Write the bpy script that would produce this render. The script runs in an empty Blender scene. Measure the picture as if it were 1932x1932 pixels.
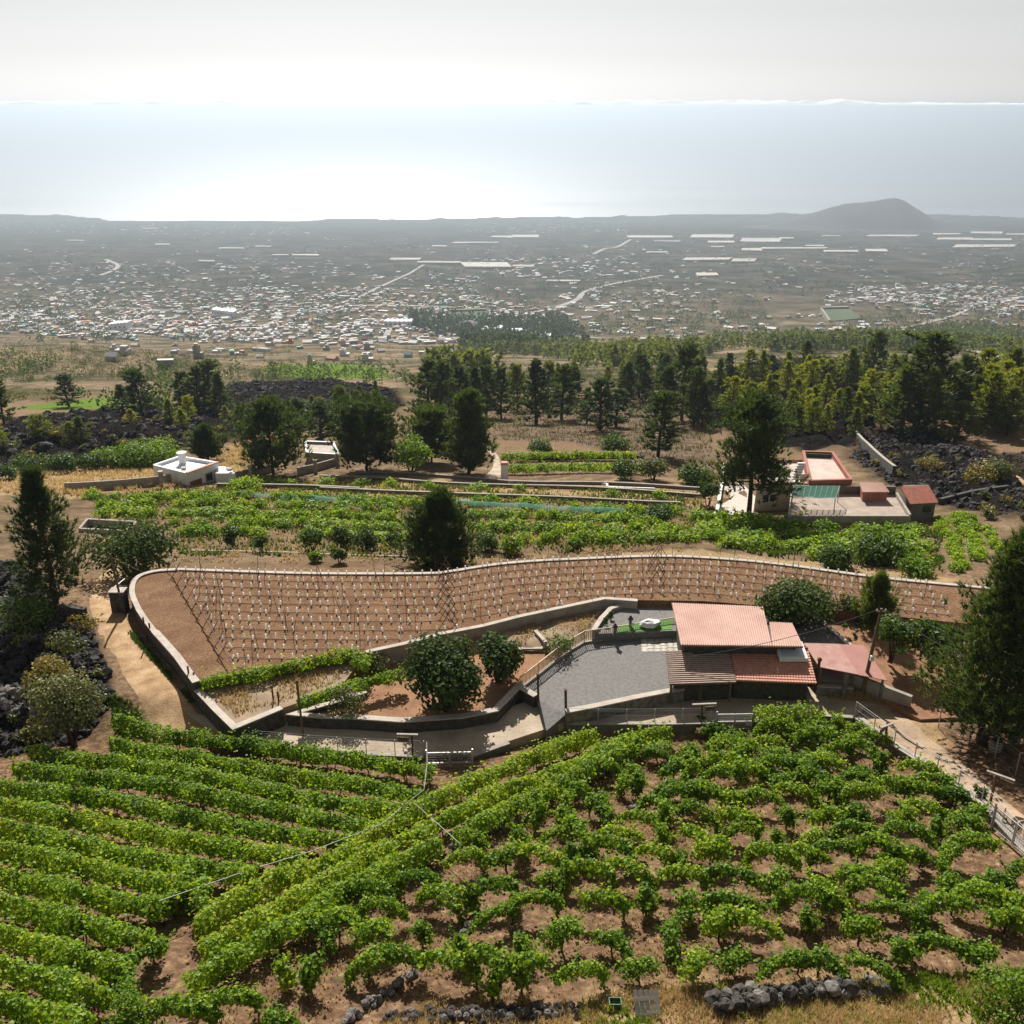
import bpy, math, random
import numpy as np
from mathutils import Vector

# ------------------------------------------------------------------ camera, sky, sun, exposure
CAMZ = 38.0
PITCH = math.radians(22.5)
TH = 0.5226                      # tan of half the field of view
SUN_AZ = math.radians(-9)        # left of the viewing direction (+Y)
SUN_EL = math.radians(42)
scene = bpy.context.scene
cam_d = bpy.data.cameras.new('camera'); cam = bpy.data.objects.new('camera', cam_d)
scene.collection.objects.link(cam)
cam.location = (0, 0, CAMZ); cam.rotation_euler = (math.radians(90) - PITCH, 0, 0)
cam_d.sensor_width = 36; cam_d.lens = 18 / TH; cam_d.clip_start = 0.5; cam_d.clip_end = 150000
scene.camera = cam
world = bpy.data.worlds.new('World'); scene.world = world; world.use_nodes = True
wn = world.node_tree; bg = wn.nodes['Background']
sky = wn.nodes.new('ShaderNodeTexSky'); sky.sky_type = 'NISHITA'; sky.sun_disc = False
sky.sun_elevation = SUN_EL; sky.sun_rotation = SUN_AZ
sky.altitude = 900; sky.air_density = 1.0; sky.dust_density = 1.5; sky.ozone_density = 1.0
hs = wn.nodes.new('ShaderNodeHueSaturation'); hs.inputs['Saturation'].default_value = .08
wn.links.new(sky.outputs[0], hs.inputs['Color']); wn.links.new(hs.outputs[0], bg.inputs[0]); bg.inputs[1].default_value = 0.05
sun_d = bpy.data.lights.new('sun', 'SUN'); sun = bpy.data.objects.new('sun', sun_d)
scene.collection.objects.link(sun)
sun_d.energy = 4.8; sun_d.angle = math.radians(0.6); sun_d.color = (1.0, 0.95, 0.87)
sdir = Vector((math.sin(SUN_AZ) * math.cos(SUN_EL), math.cos(SUN_AZ) * math.cos(SUN_EL), math.sin(SUN_EL)))
sun.rotation_euler = sdir.to_track_quat('Z', 'Y').to_euler()
HAZE_DENSITY = 1.15e-4
vs = scene.view_settings
scene.display_settings.display_device = 'sRGB'
vs.view_transform = 'Standard'; vs.look = 'None'; vs.exposure = 0.75; vs.gamma = 1.0; vs.use_curve_mapping = False
scene.render.engine = 'CYCLES'
cy = scene.cycles
cy.use_denoising = True; cy.denoiser = 'OPENIMAGEDENOISE'
cy.max_bounces = 4; cy.diffuse_bounces = 2; cy.glossy_bounces = 2; cy.transmission_bounces = 3
cy.volume_bounces = 0; cy.transparent_max_bounces = 6; cy.caustics_reflective = False; cy.caustics_refractive = False
cy.sample_clamp_indirect = 4.0

rng = np.random.default_rng(7)
random.seed(7)
COL = scene.collection

# ------------------------------------------------------------------ numeric helpers
def _hash(ix, iy, s):
    h = (ix.astype(np.int64) * 374761393 + iy.astype(np.int64) * 668265263 + s * 982451653) & 0xffffffff
    h = ((h ^ (h >> 13)) * 1274126177) & 0xffffffff
    h = h ^ (h >> 16)
    return (h & 0xffffff) / float(0xffffff)
def vnoise(x, y, s=0):
    x = np.asarray(x, float); y = np.asarray(y, float)
    ix = np.floor(x); iy = np.floor(y); fx = x - ix; fy = y - iy
    fx = fx * fx * (3 - 2 * fx); fy = fy * fy * (3 - 2 * fy)
    ix = ix.astype(np.int64); iy = iy.astype(np.int64)
    a = _hash(ix, iy, s); b = _hash(ix + 1, iy, s); c = _hash(ix, iy + 1, s); d = _hash(ix + 1, iy + 1, s)
    return (a * (1 - fx) + b * fx) * (1 - fy) + (c * (1 - fx) + d * fx) * fy - 0.5
def fbm(x, y, s=0, o=4):
    r = 0; a = 1.0
    for k in range(o):
        r = r + a * vnoise(x * 2 ** k + 17.3 * k, y * 2 ** k - 9.1 * k, s + k); a *= 0.5
    return r
def sstep(a, b, x):
    t = np.clip((x - a) / (b - a), 0, 1); return t * t * (3 - 2 * t)
def inpoly(px, py, poly):
    px = np.asarray(px); py = np.asarray(py); ins = np.zeros(px.shape, bool)
    n = len(poly)
    for i in range(n):
        x1, y1 = poly[i][:2]; x2, y2 = poly[(i + 1) % n][:2]
        c = ((y1 > py) != (y2 > py)) & (px < (x2 - x1) * (py - y1) / ((y2 - y1) + 1e-12) + x1)
        ins ^= c
    return ins
def polydist(px, py, poly, closed=True):
    d = np.full(np.shape(px), 1e9)
    n = len(poly)
    for i in range(n if closed else n - 1):
        x1, y1 = poly[i][:2]; x2, y2 = poly[(i + 1) % n][:2]
        dx, dy = x2 - x1, y2 - y1; L = dx * dx + dy * dy + 1e-12
        t = np.clip(((px - x1) * dx + (py - y1) * dy) / L, 0, 1)
        d = np.minimum(d, np.hypot(px - x1 - t * dx, py - y1 - t * dy))
    return d

# ------------------------------------------------------------------ terrain height (house yard = about -1.6, young vineyard = 0)
SEA = -916.0
PROF_Y = np.array([-60, 15, 56, 57.5, 80, 86, 142, 239, 600, 1400, 9000, 14000.])
PROF_Z = np.array([24.7, 7.05, -2.6, -2.45, -2.6, -3.4, -15, -35.5, -110, -272, -896, -1300.])
COAST_U = np.array([-400, 0, 120, 190, 210, 330, 430, 570, 590, 640, 880, 1050, 1190, 1290, 1500, 1640, 1770, 1932, 2300.])
COAST_V = np.array([408, 408, 409, 414, 424, 424, 422, 426, 420, 417, 416, 413, 412, 408, 405, 404, 406, 413, 413.])
def alpha(v): return np.arctan((np.asarray(v, float) / 1932 - .5) * 2 * TH) + PITCH
COAST_Y = (CAMZ - SEA) / np.tan(alpha(COAST_V))
COAST_S = (COAST_U / 1932 - .5) * 2 * TH * (math.cos(PITCH) + math.sin(PITCH) * np.tan(alpha(COAST_V)))   # x / y
BUMPS = []          # (x, y, rx, ry, height, ruggedness)
def H(x, y, fine=True):
    x = np.asarray(x, float); y = np.asarray(y, float)
    z = np.interp(y, PROF_Y, PROF_Z)
    # left strip with the dirt road stands a little higher than the yard side
    z = z + 1.15 * sstep(-14, -20, x) * sstep(57, 61, y) * sstep(84, 70, y)
    z = z + 1.0 * sstep(18, 26, x) * sstep(58, 62, y) * sstep(84, 76, y)
    # bank that carries the lane on the right of the vines
    xl = 24.1 + (58.5 - y) * .277
    z = z + .75 * sstep(xl, xl + .5, x) * sstep(60, 57, y)
    # foreground undulation
    z = z + 0.25 * vnoise(x / 7, y / 7, 3) * sstep(57, 50, y)
    # orchard steps
    w = sstep(86, 92, y) * sstep(240, 200, y)
    z = z + w * 1.2 * vnoise(x / 18, y / 14, 5)
    a = np.clip((y - 140) * 0.012, 0, 16)
    z = z + a * fbm(x / (60 + y * .12), y / (60 + y * .12), 11, 4) * sstep(9000, 5000, y)
    for bx, by, rx, ry, h, rug in BUMPS:
        g = np.exp(-(((x - bx) / rx) ** 2 + ((y - by) / ry) ** 2))
        z = z + h * g * (1 + rug * fbm(x / 9, y / 9, 23, 3))
    s = x / np.maximum(y, 1)
    yc = np.interp(s, COAST_S, COAST_Y) + 170 * fbm(s * 45, s * 0, 31, 5)
    far = sstep(7000, 8600, y)
    z = np.where(y > 7000, z * (1 - far) + far * np.maximum(z, SEA + 18), z)
    z = np.where(y > 6000, np.where(y > yc, SEA - 30, z), z)
    return z
def ray(u, v):
    X = (u / 1932 - .5) * 2 * TH; Y = (.5 - v / 1932) * 2 * TH
    c, s = math.cos(PITCH), math.sin(PITCH)
    return np.array([X, c + Y * s, -s + Y * c])
def P(u, v, z):
    d = ray(u, v); t = (z - CAMZ) / d[2]
    return (d[0] * t, d[1] * t, z)
_ts = np.geomspace(18, 12000, 1500)
def G(u, v, h=0.0):
    d = ray(u, v)
    f = CAMZ + d[2] * _ts - H(d[0] * _ts, d[1] * _ts) - h
    k = np.argmax(f < 0)
    if f[k] >= 0: k = len(_ts) - 1
    a, b = _ts[max(k - 1, 0)], _ts[k]
    for _ in range(18):
        m = (a + b) / 2
        if CAMZ + d[2] * m - float(H(d[0] * m, d[1] * m)) - h < 0: b = m
        else: a = m
    x, y = d[0] * b, d[1] * b
    return (x, y, float(H(x, y)))
def ztop(pt, v):                 # height of the sight line through image row v above the point pt
    return CAMZ - pt[1] * math.tan(float(alpha(v)))
def mpp(pt):                     # metres per (1932) pixel at a point
    return 2 * TH / 1932 * (pt[1] * math.cos(PITCH) + (CAMZ - pt[2]) * math.sin(PITCH))
def GP(pts, h=0.0): return [G(u, v, h) for u, v in pts]
def PP(pts, z): return [P(u, v, z) for u, v in pts]

# lava mound on the right, wooded rise on the right edge, low hills on the left, slope on which the central pines stand
_c = G(1490, 745); BUMPS.append((_c[0], _c[1], 30, 22, 10.5, .6))
_c = G(1790, 800); BUMPS.append((_c[0], _c[1], 34, 30, 7, .3))
_c = G(1130, 760); BUMPS.append((_c[0], _c[1], 34, 18, 4, .2))
_c = G(30, 690); BUMPS.append((_c[0], _c[1], 130, 60, 10, .25))
_c = G(300, 700); BUMPS.append((_c[0], _c[1], 90, 50, 6, .25))
_c = G(80, 830); BUMPS.append((_c[0], _c[1], 60, 18, 2.0, .5))

# ------------------------------------------------------------------ mesh building
class MB:
    def __init__(s): s.V = []; s.F = []; s.n = 0
    def add(s, V, F):
        V = np.asarray(V, float).reshape(-1, 3)
        if isinstance(F, np.ndarray): s.F.append(F + s.n)
        else:
            by = {}
            for f in F: by.setdefault(len(f), []).append(f)
            for k in by: s.F.append(np.array(by[k]) + s.n)
        s.V.append(V); s.n += len(V); return s
    def box(s, c, size, rz=0, top=1.0):
        x, y, z = [q / 2 for q in size]
        V = np.array([[sx * x * (top if sz > 0 else 1), sy * y * (top if sz > 0 else 1), sz * z] for sz in (-1, 1) for sx, sy in ((-1, -1), (1, -1), (1, 1), (-1, 1))])
        ca, sa = math.cos(rz), math.sin(rz)
        V = np.stack([V[:, 0] * ca - V[:, 1] * sa, V[:, 0] * sa + V[:, 1] * ca, V[:, 2]], 1) + np.array(c)
        return s.add(V, [(3, 2, 1, 0), (4, 5, 6, 7), (0, 1, 5, 4), (1, 2, 6, 5), (2, 3, 7, 6), (3, 0, 4, 7)])
    def hexa(s, b, t):           # box from 4 bottom and 4 top corners
        return s.add(list(b) + list(t), [(3, 2, 1, 0), (4, 5, 6, 7), (0, 1, 5, 4), (1, 2, 6, 5), (2, 3, 7, 6), (3, 0, 4, 7)])
    def beam(s, a, b, w, h=None):
        h = h or w; a = Vector(a); b = Vector(b); d = (b - a).normalized()
        up = Vector((0, 0, 1)) if abs(d.z) < .95 else Vector((0, 1, 0))
        r = d.cross(up).normalized(); q = r.cross(d)
        c = [(-w / 2, -h / 2), (w / 2, -h / 2), (w / 2, h / 2), (-w / 2, h / 2)]
        return s.hexa([a + r * i + q * j for i, j in c], [b + r * i + q * j for i, j in c])
    def tube(s, path, rad, k=6):
        path = np.array(path, float); n = len(path); rad = np.broadcast_to(np.array(rad, float), (n,))
        V = []
        for i in range(n):
            d = Vector(path[min(i + 1, n - 1)] - path[max(i - 1, 0)]).normalized()
            up = Vector((0, 0, 1)) if abs(d.z) < .9 else Vector((1, 0, 0))
            r = d.cross(up).normalized(); q = r.cross(d)
            for j in range(k):
                a = 2 * math.pi * j / k
                V.append(Vector(path[i]) + (r * math.cos(a) + q * math.sin(a)) * rad[i])
        F = [(i * k + j, i * k + (j + 1) % k, (i + 1) * k + (j + 1) % k, (i + 1) * k + j) for i in range(n - 1) for j in range(k)]
        F.append(tuple(range(k))[::-1]); F.append(tuple((n - 1) * k + j for j in range(k)))
        return s.add(V, F)
    def lathe(s, prof, k=12, c=(0, 0, 0)):
        V = [(c[0] + r * math.cos(2 * math.pi * j / k), c[1] + r * math.sin(2 * math.pi * j / k), c[2] + z) for r, z in prof for j in range(k)]
        n = len(prof)
        F = [(i * k + j, i * k + (j + 1) % k, (i + 1) * k + (j + 1) % k, (i + 1) * k + j) for i in range(n - 1) for j in range(k)]
        F.append(tuple(range(k))[::-1]); F.append(tuple((n - 1) * k + j for j in range(k)))
        return s.add(V, F)
    def slab(s, poly, zt, zb):   # closed plate from a polygon (zt: number or list)
        n = len(poly); zt = np.broadcast_to(np.array(zt, float), (n,)); zb = np.broadcast_to(np.array(zb, float), (n,))
        V = [(p[0], p[1], b) for p, b in zip(poly, zb)] + [(p[0], p[1], t) for p, t in zip(poly, zt)]
        a = sum(poly[i][0] * poly[(i + 1) % n][1] - poly[(i + 1) % n][0] * poly[i][1] for i in range(n))
        F = [tuple(range(n, 2 * n)), tuple(range(n))[::-1]] + [(i, (i + 1) % n, n + (i + 1) % n, n + i) for i in range(n)]
        if a < 0: F = [f[::-1] for f in F]
        return s.add(V, F)
    def wall(s, path, th, zb, zt, closed=False):
        p = np.array([q[:2] for q in path], float); n = len(p)
        zb = np.broadcast_to(np.array(zb, float), (n,)); zt = np.broadcast_to(np.array(zt, float), (n,))
        V = []
        for i in range(n):
            a = p[i] - p[max(i - 1, 0)]; b = p[min(i + 1, n - 1)] - p[i]
            if i == 0: a = b
            if i == n - 1: b = a
            a = a / (np.linalg.norm(a) + 1e-9); b = b / (np.linalg.norm(b) + 1e-9)
            t = a + b; t /= np.linalg.norm(t) + 1e-9; nn = np.array([-t[1], t[0]])
            k = 1 / max(.5, abs(nn @ np.array([-a[1], a[0]])))
            o = nn * th / 2 * k
            V += [(*(p[i] - o), zb[i]), (*(p[i] + o), zb[i]), (*(p[i] + o), zt[i]), (*(p[i] - o), zt[i])]
        F = []
        for i in range(n - 1):
            for j in range(4): F.append((i * 4 + j, (i + 1) * 4 + j, (i + 1) * 4 + (j + 1) % 4, i * 4 + (j + 1) % 4)[::-1])
        F.append((3, 2, 1, 0)[::-1]); F.append(tuple((n - 1) * 4 + j for j in (3, 2, 1, 0)))
        return s.add(V, F)
    def mesh(s, name, smooth=False):
        me = bpy.data.meshes.new(name)
        if not s.V: return me
        V = np.concatenate(s.V).astype(np.float32)
        nl = sum(f.size for f in s.F); npg = sum(len(f) for f in s.F)
        me.vertices.add(len(V)); me.vertices.foreach_set('co', V.ravel())
        me.loops.add(nl); me.loops.foreach_set('vertex_index', np.concatenate([f.ravel() for f in s.F]).astype(np.int32))
        tot = np.concatenate([np.full(len(f), f.shape[1]) for f in s.F]).astype(np.int32)
        me.polygons.add(npg); me.polygons.foreach_set('loop_start', (np.cumsum(tot) - tot).astype(np.int32))
        me.polygons.foreach_set('loop_total', tot)
        me.update(calc_edges=True); me.validate()
        me.polygons.foreach_set('use_smooth', np.full(len(me.polygons), bool(smooth)))
        return me

def leaves(mb, Pt, N, size, r, rand=.7):
    Pt = np.asarray(Pt, float); n = len(Pt)
    N = N / (np.linalg.norm(N, axis=1, keepdims=True) + 1e-9) + r.normal(0, rand, (n, 3)); N /= np.linalg.norm(N, axis=1, keepdims=True) + 1e-9
    T = np.cross(N, r.normal(0, 1, (n, 3))); T /= np.linalg.norm(T, axis=1, keepdims=True) + 1e-9
    B = np.cross(N, T); sz = (size * r.uniform(.65, 1.3, (n, 1)))
    c = [(-.55, 0, 0), (-.05, -.5, .12), (.55, 0, -.1), (-.05, .5, .12)]
    V = np.stack([Pt + sz * (T * a + B * b + N * d) for a, b, d in c], 1).reshape(-1, 3)
    F = np.arange(n * 4).reshape(n, 4)
    return mb.add(V, F)
def needles(mb, C, D, L, W, k, r, spread=.7):
    C = np.asarray(C, float); n = len(C)
    C = np.repeat(C, k, 0); D = np.repeat(D, k, 0)
    d = D + r.normal(0, spread, (n * k, 3)); d /= np.linalg.norm(d, axis=1, keepdims=True) + 1e-9
    w = np.cross(d, r.normal(0, 1, (n * k, 3))); w /= np.linalg.norm(w, axis=1, keepdims=True) + 1e-9
    l = L * r.uniform(.6, 1.15, (n * k, 1)); b = C - d * l * .25
    V = np.stack([b - w * W * .5, b + w * W * .5, C + d * l], 1).reshape(-1, 3)
    return mb.add(V, np.arange(n * k * 3).reshape(-1, 3))
def rock(mb, c, s, r, k=7):
    prof = [(.15, -.5), (.75, -.42), (1.0, -.05), (.8, .32), (.35, .5)]
    n0 = mb.n; V = []
    for pr, pz in prof:
        for j in range(k):
            a = 2 * math.pi * j / k; q = pr * r.uniform(.75, 1.2)
            V.append((c[0] + s[0] * .5 * q * math.cos(a), c[1] + s[1] * .5 * q * math.sin(a), c[2] + s[2] * (pz + r.uniform(-.1, .1))))
    F = [(i * k + j, i * k + (j + 1) % k, (i + 1) * k + (j + 1) % k, (i + 1) * k + j) for i in range(4) for j in range(k)]
    F.append(tuple(range(k))[::-1]); F.append(tuple(4 * k + j for j in range(k)))
    return mb.add(V, F)

# ------------------------------------------------------------------ objects
def tag(o, label=None, cat=None, group=None, kind=None):
    if label: o['label'] = label
    if cat: o['category'] = cat
    if group: o['group'] = group
    if kind: o['kind'] = kind
    return o
def obj(name, m, mat, parent=None, loc=None, smooth=False):
    me = m.mesh(name, smooth) if isinstance(m, MB) else m
    if mat is not None and not me.materials: me.materials.append(mat)
    o = bpy.data.objects.new(name, me); COL.objects.link(o)
    if parent is not None:
        o.parent = parent
        if loc is None: o.location = -parent.location     # the mesh is written in world coordinates
        else: o.location = loc
    elif loc is not None: o.location = loc
    return o
def thing(name, label, cat, loc=(0, 0, 0), group=None):
    o = bpy.data.objects.new(name, None); COL.objects.link(o); o.empty_display_size = .3
    o.location = loc; return tag(o, label, cat, group)
def dup(root, loc, rz=0, sc=1.0, label=None, group=None, szz=None):
    r = root.copy(); COL.objects.link(r); r.location = loc; r.rotation_euler = (0, 0, rz)
    r.scale = (sc, sc, szz or sc)
    if label: r['label'] = label
    if group: r['group'] = group
    for ch in root.children:
        c = ch.copy(); COL.objects.link(c); c.parent = r
    return r

# ------------------------------------------------------------------ materials
def newmat(name):
    m = bpy.data.materials.new(name); m.use_nodes = True
    nt = m.node_tree; return m, nt, nt.nodes['Principled BSDF']
def ramp(nt, fac, stops, interp='LINEAR'):
    r = nt.nodes.new('ShaderNodeValToRGB'); r.color_ramp.interpolation = interp
    el = r.color_ramp.elements
    while len(el) < len(stops): el.new(.5)
    for e, (p, c) in zip(el, stops): e.position = p; e.color = (*c, 1)
    nt.links.new(fac, r.inputs[0]); return r.outputs[0]
def noise(nt, scale, detail=4, rough=.55, vec=None):
    n = nt.nodes.new('ShaderNodeTexNoise'); n.inputs['Scale'].default_value = scale
    n.inputs['Detail'].default_value = detail; n.inputs['Roughness'].default_value = rough
    if vec is not None: nt.links.new(vec, n.inputs['Vector'])
    return n.outputs['Fac']
def mixc(nt, fac, a, b, mode='MIX'):
    m = nt.nodes.new('ShaderNodeMix'); m.data_type = 'RGBA'; m.blend_type = mode
    for s, q in ((m.inputs[0], fac), (m.inputs[6], a), (m.inputs[7], b)):
        if isinstance(q, (int, float)): s.default_value = q
        elif isinstance(q, tuple): s.default_value = (*q, 1)
        else: nt.links.new(q, s)
    return m.outputs[2]
def math_(nt, op, a, b=None, clamp=False):
    m = nt.nodes.new('ShaderNodeMath'); m.operation = op; m.use_clamp = clamp
    for s, q in zip(m.inputs, (a, b)):
        if q is None: continue
        if isinstance(q, (int, float)): s.default_value = q
        else: nt.links.new(q, s)
    return m.outputs[0]
def objco(nt):
    t = nt.nodes.new('ShaderNodeTexCoord'); return t.outputs['Object']
def bump(nt, bsdf, h, strength, dist):
    b = nt.nodes.new('ShaderNodeBump'); b.inputs['Strength'].default_value = strength; b.inputs['Distance'].default_value = dist
    nt.links.new(h, b.inputs['Height']); nt.links.new(b.outputs[0], bsdf.inputs['Normal'])
def mat(name, c1, c2=None, scale=2.0, rough=.85, bmp=.4, bd=.03, fine=14.0, spec=.3, metal=0.0):
    m, nt, b = newmat(name); co = objco(nt)
    c2 = c2 or tuple(q * .65 for q in c1)
    n1 = noise(nt, scale, 5, .6, co); n2 = noise(nt, scale * fine, 3, .6, co)
    f = math_(nt, 'ADD', math_(nt, 'MULTIPLY', n1, .65), math_(nt, 'MULTIPLY', n2, .35))
    nt.links.new(ramp(nt, f, [(.36, c2), (.62, c1)]), b.inputs['Base Color'])
    b.inputs['Roughness'].default_value = rough; b.inputs['Specular IOR Level'].default_value = spec; b.inputs['Metallic'].default_value = metal
    if bmp: bump(nt, b, f, bmp, bd)
    return m
def leafmat(name, stops, trans=.35, rough=.5, tcol=(1.35, 1.28, .45), spec=.25, objvar=.25):
    m, nt, b = newmat(name)
    g = nt.nodes.new('ShaderNodeNewGeometry'); oi = nt.nodes.new('ShaderNodeObjectInfo')
    f = math_(nt, 'ADD', math_(nt, 'MULTIPLY', g.outputs['Random Per Island'], 1 - objvar), math_(nt, 'MULTIPLY', oi.outputs['Random'], objvar))
    co = objco(nt)
    f = math_(nt, 'ADD', f, math_(nt, 'MULTIPLY', math_(nt, 'SUBTRACT', noise(nt, .45, 2, .5, co), .5), .7), True)
    c = ramp(nt, f, stops)
    nt.links.new(c, b.inputs['Base Color']); b.inputs['Roughness'].default_value = rough; b.inputs['Specular IOR Level'].default_value = spec
    t = nt.nodes.new('ShaderNodeBsdfTranslucent')
    nt.links.new(mixc(nt, 1.0, c, tcol, 'MULTIPLY'), t.inputs[0])
    ms = nt.nodes.new('ShaderNodeMixShader'); ms.inputs[0].default_value = trans
    nt.links.new(b.outputs[0], ms.inputs[1]); nt.links.new(t.outputs[0], ms.inputs[2])
    nt.links.new(ms.outputs[0], nt.nodes['Material Output'].inputs[0])
    return m
M = {}
M['stone_dark'] = mat('dark_volcanic_stone', (.095, .085, .076), (.03, .027, .025), 3, .9, .8, .06)
M['stone_grey'] = mat('grey_field_stone', (.24, .22, .20), (.08, .072, .066), 3, .9, .7, .05)
M['rock_black'] = mat('black_lava_rock', (.035, .031, .029), (.012, .011, .011), 1.6, .85, .9, .08)
M['concrete'] = mat('weathered_concrete', (.36, .32, .275), (.22, .195, .17), 1.2, .9, .35, .02)
M['concrete_cap'] = mat('wall_cap_concrete', (.47, .42, .365), (.33, .285, .24), 1.5, .9, .3, .02)
M['concrete_green'] = mat('grey_green_block', (.16, .17, .15), (.09, .10, .085), 1.5, .9, .3, .02)
M['white'] = mat('white_render', (.78, .78, .76), (.6, .6, .58), 1.2, .8, .15, .01)
M['roofwhite'] = mat('white_roof_coating', (.72, .75, .80), (.6, .63, .69), .8, .6, .1, .01)
M['cream'] = mat('cream_render', (.55, .48, .37), (.40, .34, .26), 1.0, .85, .2, .01)
M['redwall'] = mat('red_render', (.37, .15, .105), (.27, .105, .075), 1.0, .85, .2, .01)
M['greenwall'] = mat('green_render', (.045, .085, .05), (.03, .055, .035), 1.0, .85, .2, .01)
M['soil_red'] = mat('tilled_red_soil', (.27, .125, .068), (.155, .07, .04), 1.1, .95, .9, .12, 7)
M['soil_orange'] = mat('orange_garden_soil', (.31, .165, .085), (.17, .085, .046), .9, .95, .9, .08, 9)
M['soil_tan'] = mat('dry_tan_soil', (.32, .235, .155), (.19, .135, .085), .8, .95, .7, .06, 9)
M['gravel'] = mat('grey_gravel', (.20, .19, .183), (.12, .115, .11), 4.0, .95, .7, .03, 4)
M['roadconc'] = mat('worn_concrete_road', (.44, .36, .27), (.25, .195, .14), .45, .92, .4, .03, 12)
M['wood'] = mat('weathered_wood', (.17, .115, .075), (.08, .055, .04), 4, .85, .4, .01)
M['woodpale'] = mat('bleached_wood', (.40, .37, .32), (.25, .22, .19), 4, .85, .3, .01)
M['rust'] = mat('rusty_iron', (.13, .06, .035), (.06, .03, .02), 6, .8, .2, .01)
M['steel'] = mat('galvanised_steel', (.45, .46, .46), (.32, .33, .33), 6, .5, .1, .005, metal=.4)
M['railing'] = mat('cream_painted_railing', (.50, .42, .27), (.36, .29, .18), 5, .6, .1, .005)
M['roof_pink'] = mat('faded_terracotta_sheet', (.47, .30, .245), (.36, .205, .16), .5, .6, .1, .01)
M['roof_tile'] = mat('terracotta_tile', (.56, .27, .19), (.38, .165, .115), 3.0, .75, .2, .01)
M['roof_dark'] = mat('brown_tile', (.27, .13, .10), (.13, .065, .05), 3, .8, .2, .01)
M['roof_pale'] = mat('pale_batten', (.46, .36, .30), (.30, .22, .18), 3, .8, .2, .01)
M['roof_red'] = mat('peeling_red_paint_sheet', (.50, .33, .285), (.42, .19, .16), 1.6, .55, .2, .01)
M['roof_rust'] = mat('red_brown_roof_tile', (.27, .085, .05), (.15, .05, .035), 2.0, .85, .3, .02)
M['glass'] = mat('dark_window_glass', (.03, .035, .04), (.02, .02, .025), 1, .12, 0, spec=.6)
M['skylight'] = mat('skylight_pane', (.50, .60, .64), (.42, .52, .57), 1, .15, 0, spec=.6)
M['plastic_white'] = leafmat('white_vine_tube', [(0, (.82, .82, .80)), (1, (.88, .88, .86))], .5, .5, (1, 1, 1))
M['turf'] = mat('artificial_turf', (.11, .25, .05), (.07, .17, .03), 8, .9, .5, .02)
M['barrel'] = mat('grey_barrel_staves', (.38, .36, .33), (.22, .2, .18), 5, .7, .3, .01)
M['barrel_dark'] = mat('dark_barrel_staves', (.09, .06, .045), (.045, .03, .025), 5, .7, .3, .01)
M['bark'] = mat('bark', (.085, .055, .038), (.035, .024, .018), 3, .95, .8, .04)
M['vinewood'] = mat('vine_wood', (.07, .045, .03), (.03, .02, .015), 6, .95, .5, .02)
M['net'] = mat('green_shade_net', (.10, .30, .22), (.06, .2, .15), 3, .8, .2, .01)
def net_material():
    m, nt, b = newmat('sheer_green_net'); b.inputs['Base Color'].default_value = (.07, .22, .15, 1); b.inputs['Roughness'].default_value = .9
    t = nt.nodes.new('ShaderNodeBsdfTransparent'); ms = nt.nodes.new('ShaderNodeMixShader')
    f = math_(nt, 'ADD', math_(nt, 'MULTIPLY', noise(nt, 1.2, 4, .6, objco(nt)), .9), .05)
    nt.links.new(f, ms.inputs[0]); nt.links.new(b.outputs[0], ms.inputs[1]); nt.links.new(t.outputs[0], ms.inputs[2])
    nt.links.new(ms.outputs[0], nt.nodes['Material Output'].inputs[0]); return m
M['sheer'] = net_material()
M['black_pipe'] = mat('black_drip_pipe', (.03, .03, .032), (.02, .02, .02), 3, .5, 0)
M['wire'] = mat('wire', (.30, .30, .30), (.22, .22, .22), 3, .5, 0)
M['flag'] = mat('pale_flagstones', (.55, .51, .44), (.36, .33, .29), 1.8, .85, .3, .02)
M['tub'] = mat('brown_clay_tub', (.2, .1, .06), (.12, .06, .04), 4, .8, .2, .01)
M['vine'] = leafmat('vine_leaf', [(0, (.06, .125, .012)), (.4, (.15, .27, .018)), (.75, (.28, .39, .026)), (1, (.42, .47, .035))], .5)
M['vine_yellow'] = leafmat('yellow_green_vine_leaf', [(0, (.09, .18, .013)), (.5, (.22, .34, .022)), (.85, (.34, .42, .03)), (1, (.42, .44, .035))], .48)
M['vine_dark'] = leafmat('dark_vine_leaf', [(0, (.04, .095, .013)), (.4, (.10, .20, .018)), (.75, (.22, .34, .025)), (1, (.38, .45, .035))], .48)
M['fig'] = leafmat('fig_leaf', [(0, (.03, .055, .018)), (.6, (.06, .10, .03)), (1, (.13, .16, .06))], .3, .6, spec=.12)
M['bush'] = leafmat('bush_leaf', [(0, (.03, .07, .015)), (.6, (.07, .13, .022)), (1, (.16, .2, .03))], .35)
M['bush_bright'] = leafmat('bright_bush_leaf', [(0, (.08, .15, .014)), (.6, (.15, .26, .02)), (1, (.28, .34, .03))], .4)
M['bush_olive'] = leafmat('olive_bush_leaf', [(0, (.07, .085, .035)), (.6, (.13, .15, .06)), (1, (.24, .23, .11))], .3)
M['bush_gold'] = leafmat('golden_scrub_leaf', [(0, (.11, .10, .03)), (.6, (.24, .20, .05)), (1, (.38, .29, .07))], .3)
M['dry'] = leafmat('dry_grass', [(0, (.34, .23, .115)), (.6, (.54, .40, .21)), (1, (.68, .54, .32))], .42, .8, (1.1, 1.05, .8))
M['pine_dark'] = leafmat('dark_pine_needle', [(0, (.028, .052, .016)), (.6, (.058, .095, .028)), (1, (.14, .18, .05))], .38, .55, objvar=.4)
M['pine_yellow'] = leafmat('yellow_pine_needle', [(0, (.11, .145, .017)), (.5, (.215, .255, .027)), (1, (.37, .38, .045))], .45, .55, objvar=.45)
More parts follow.
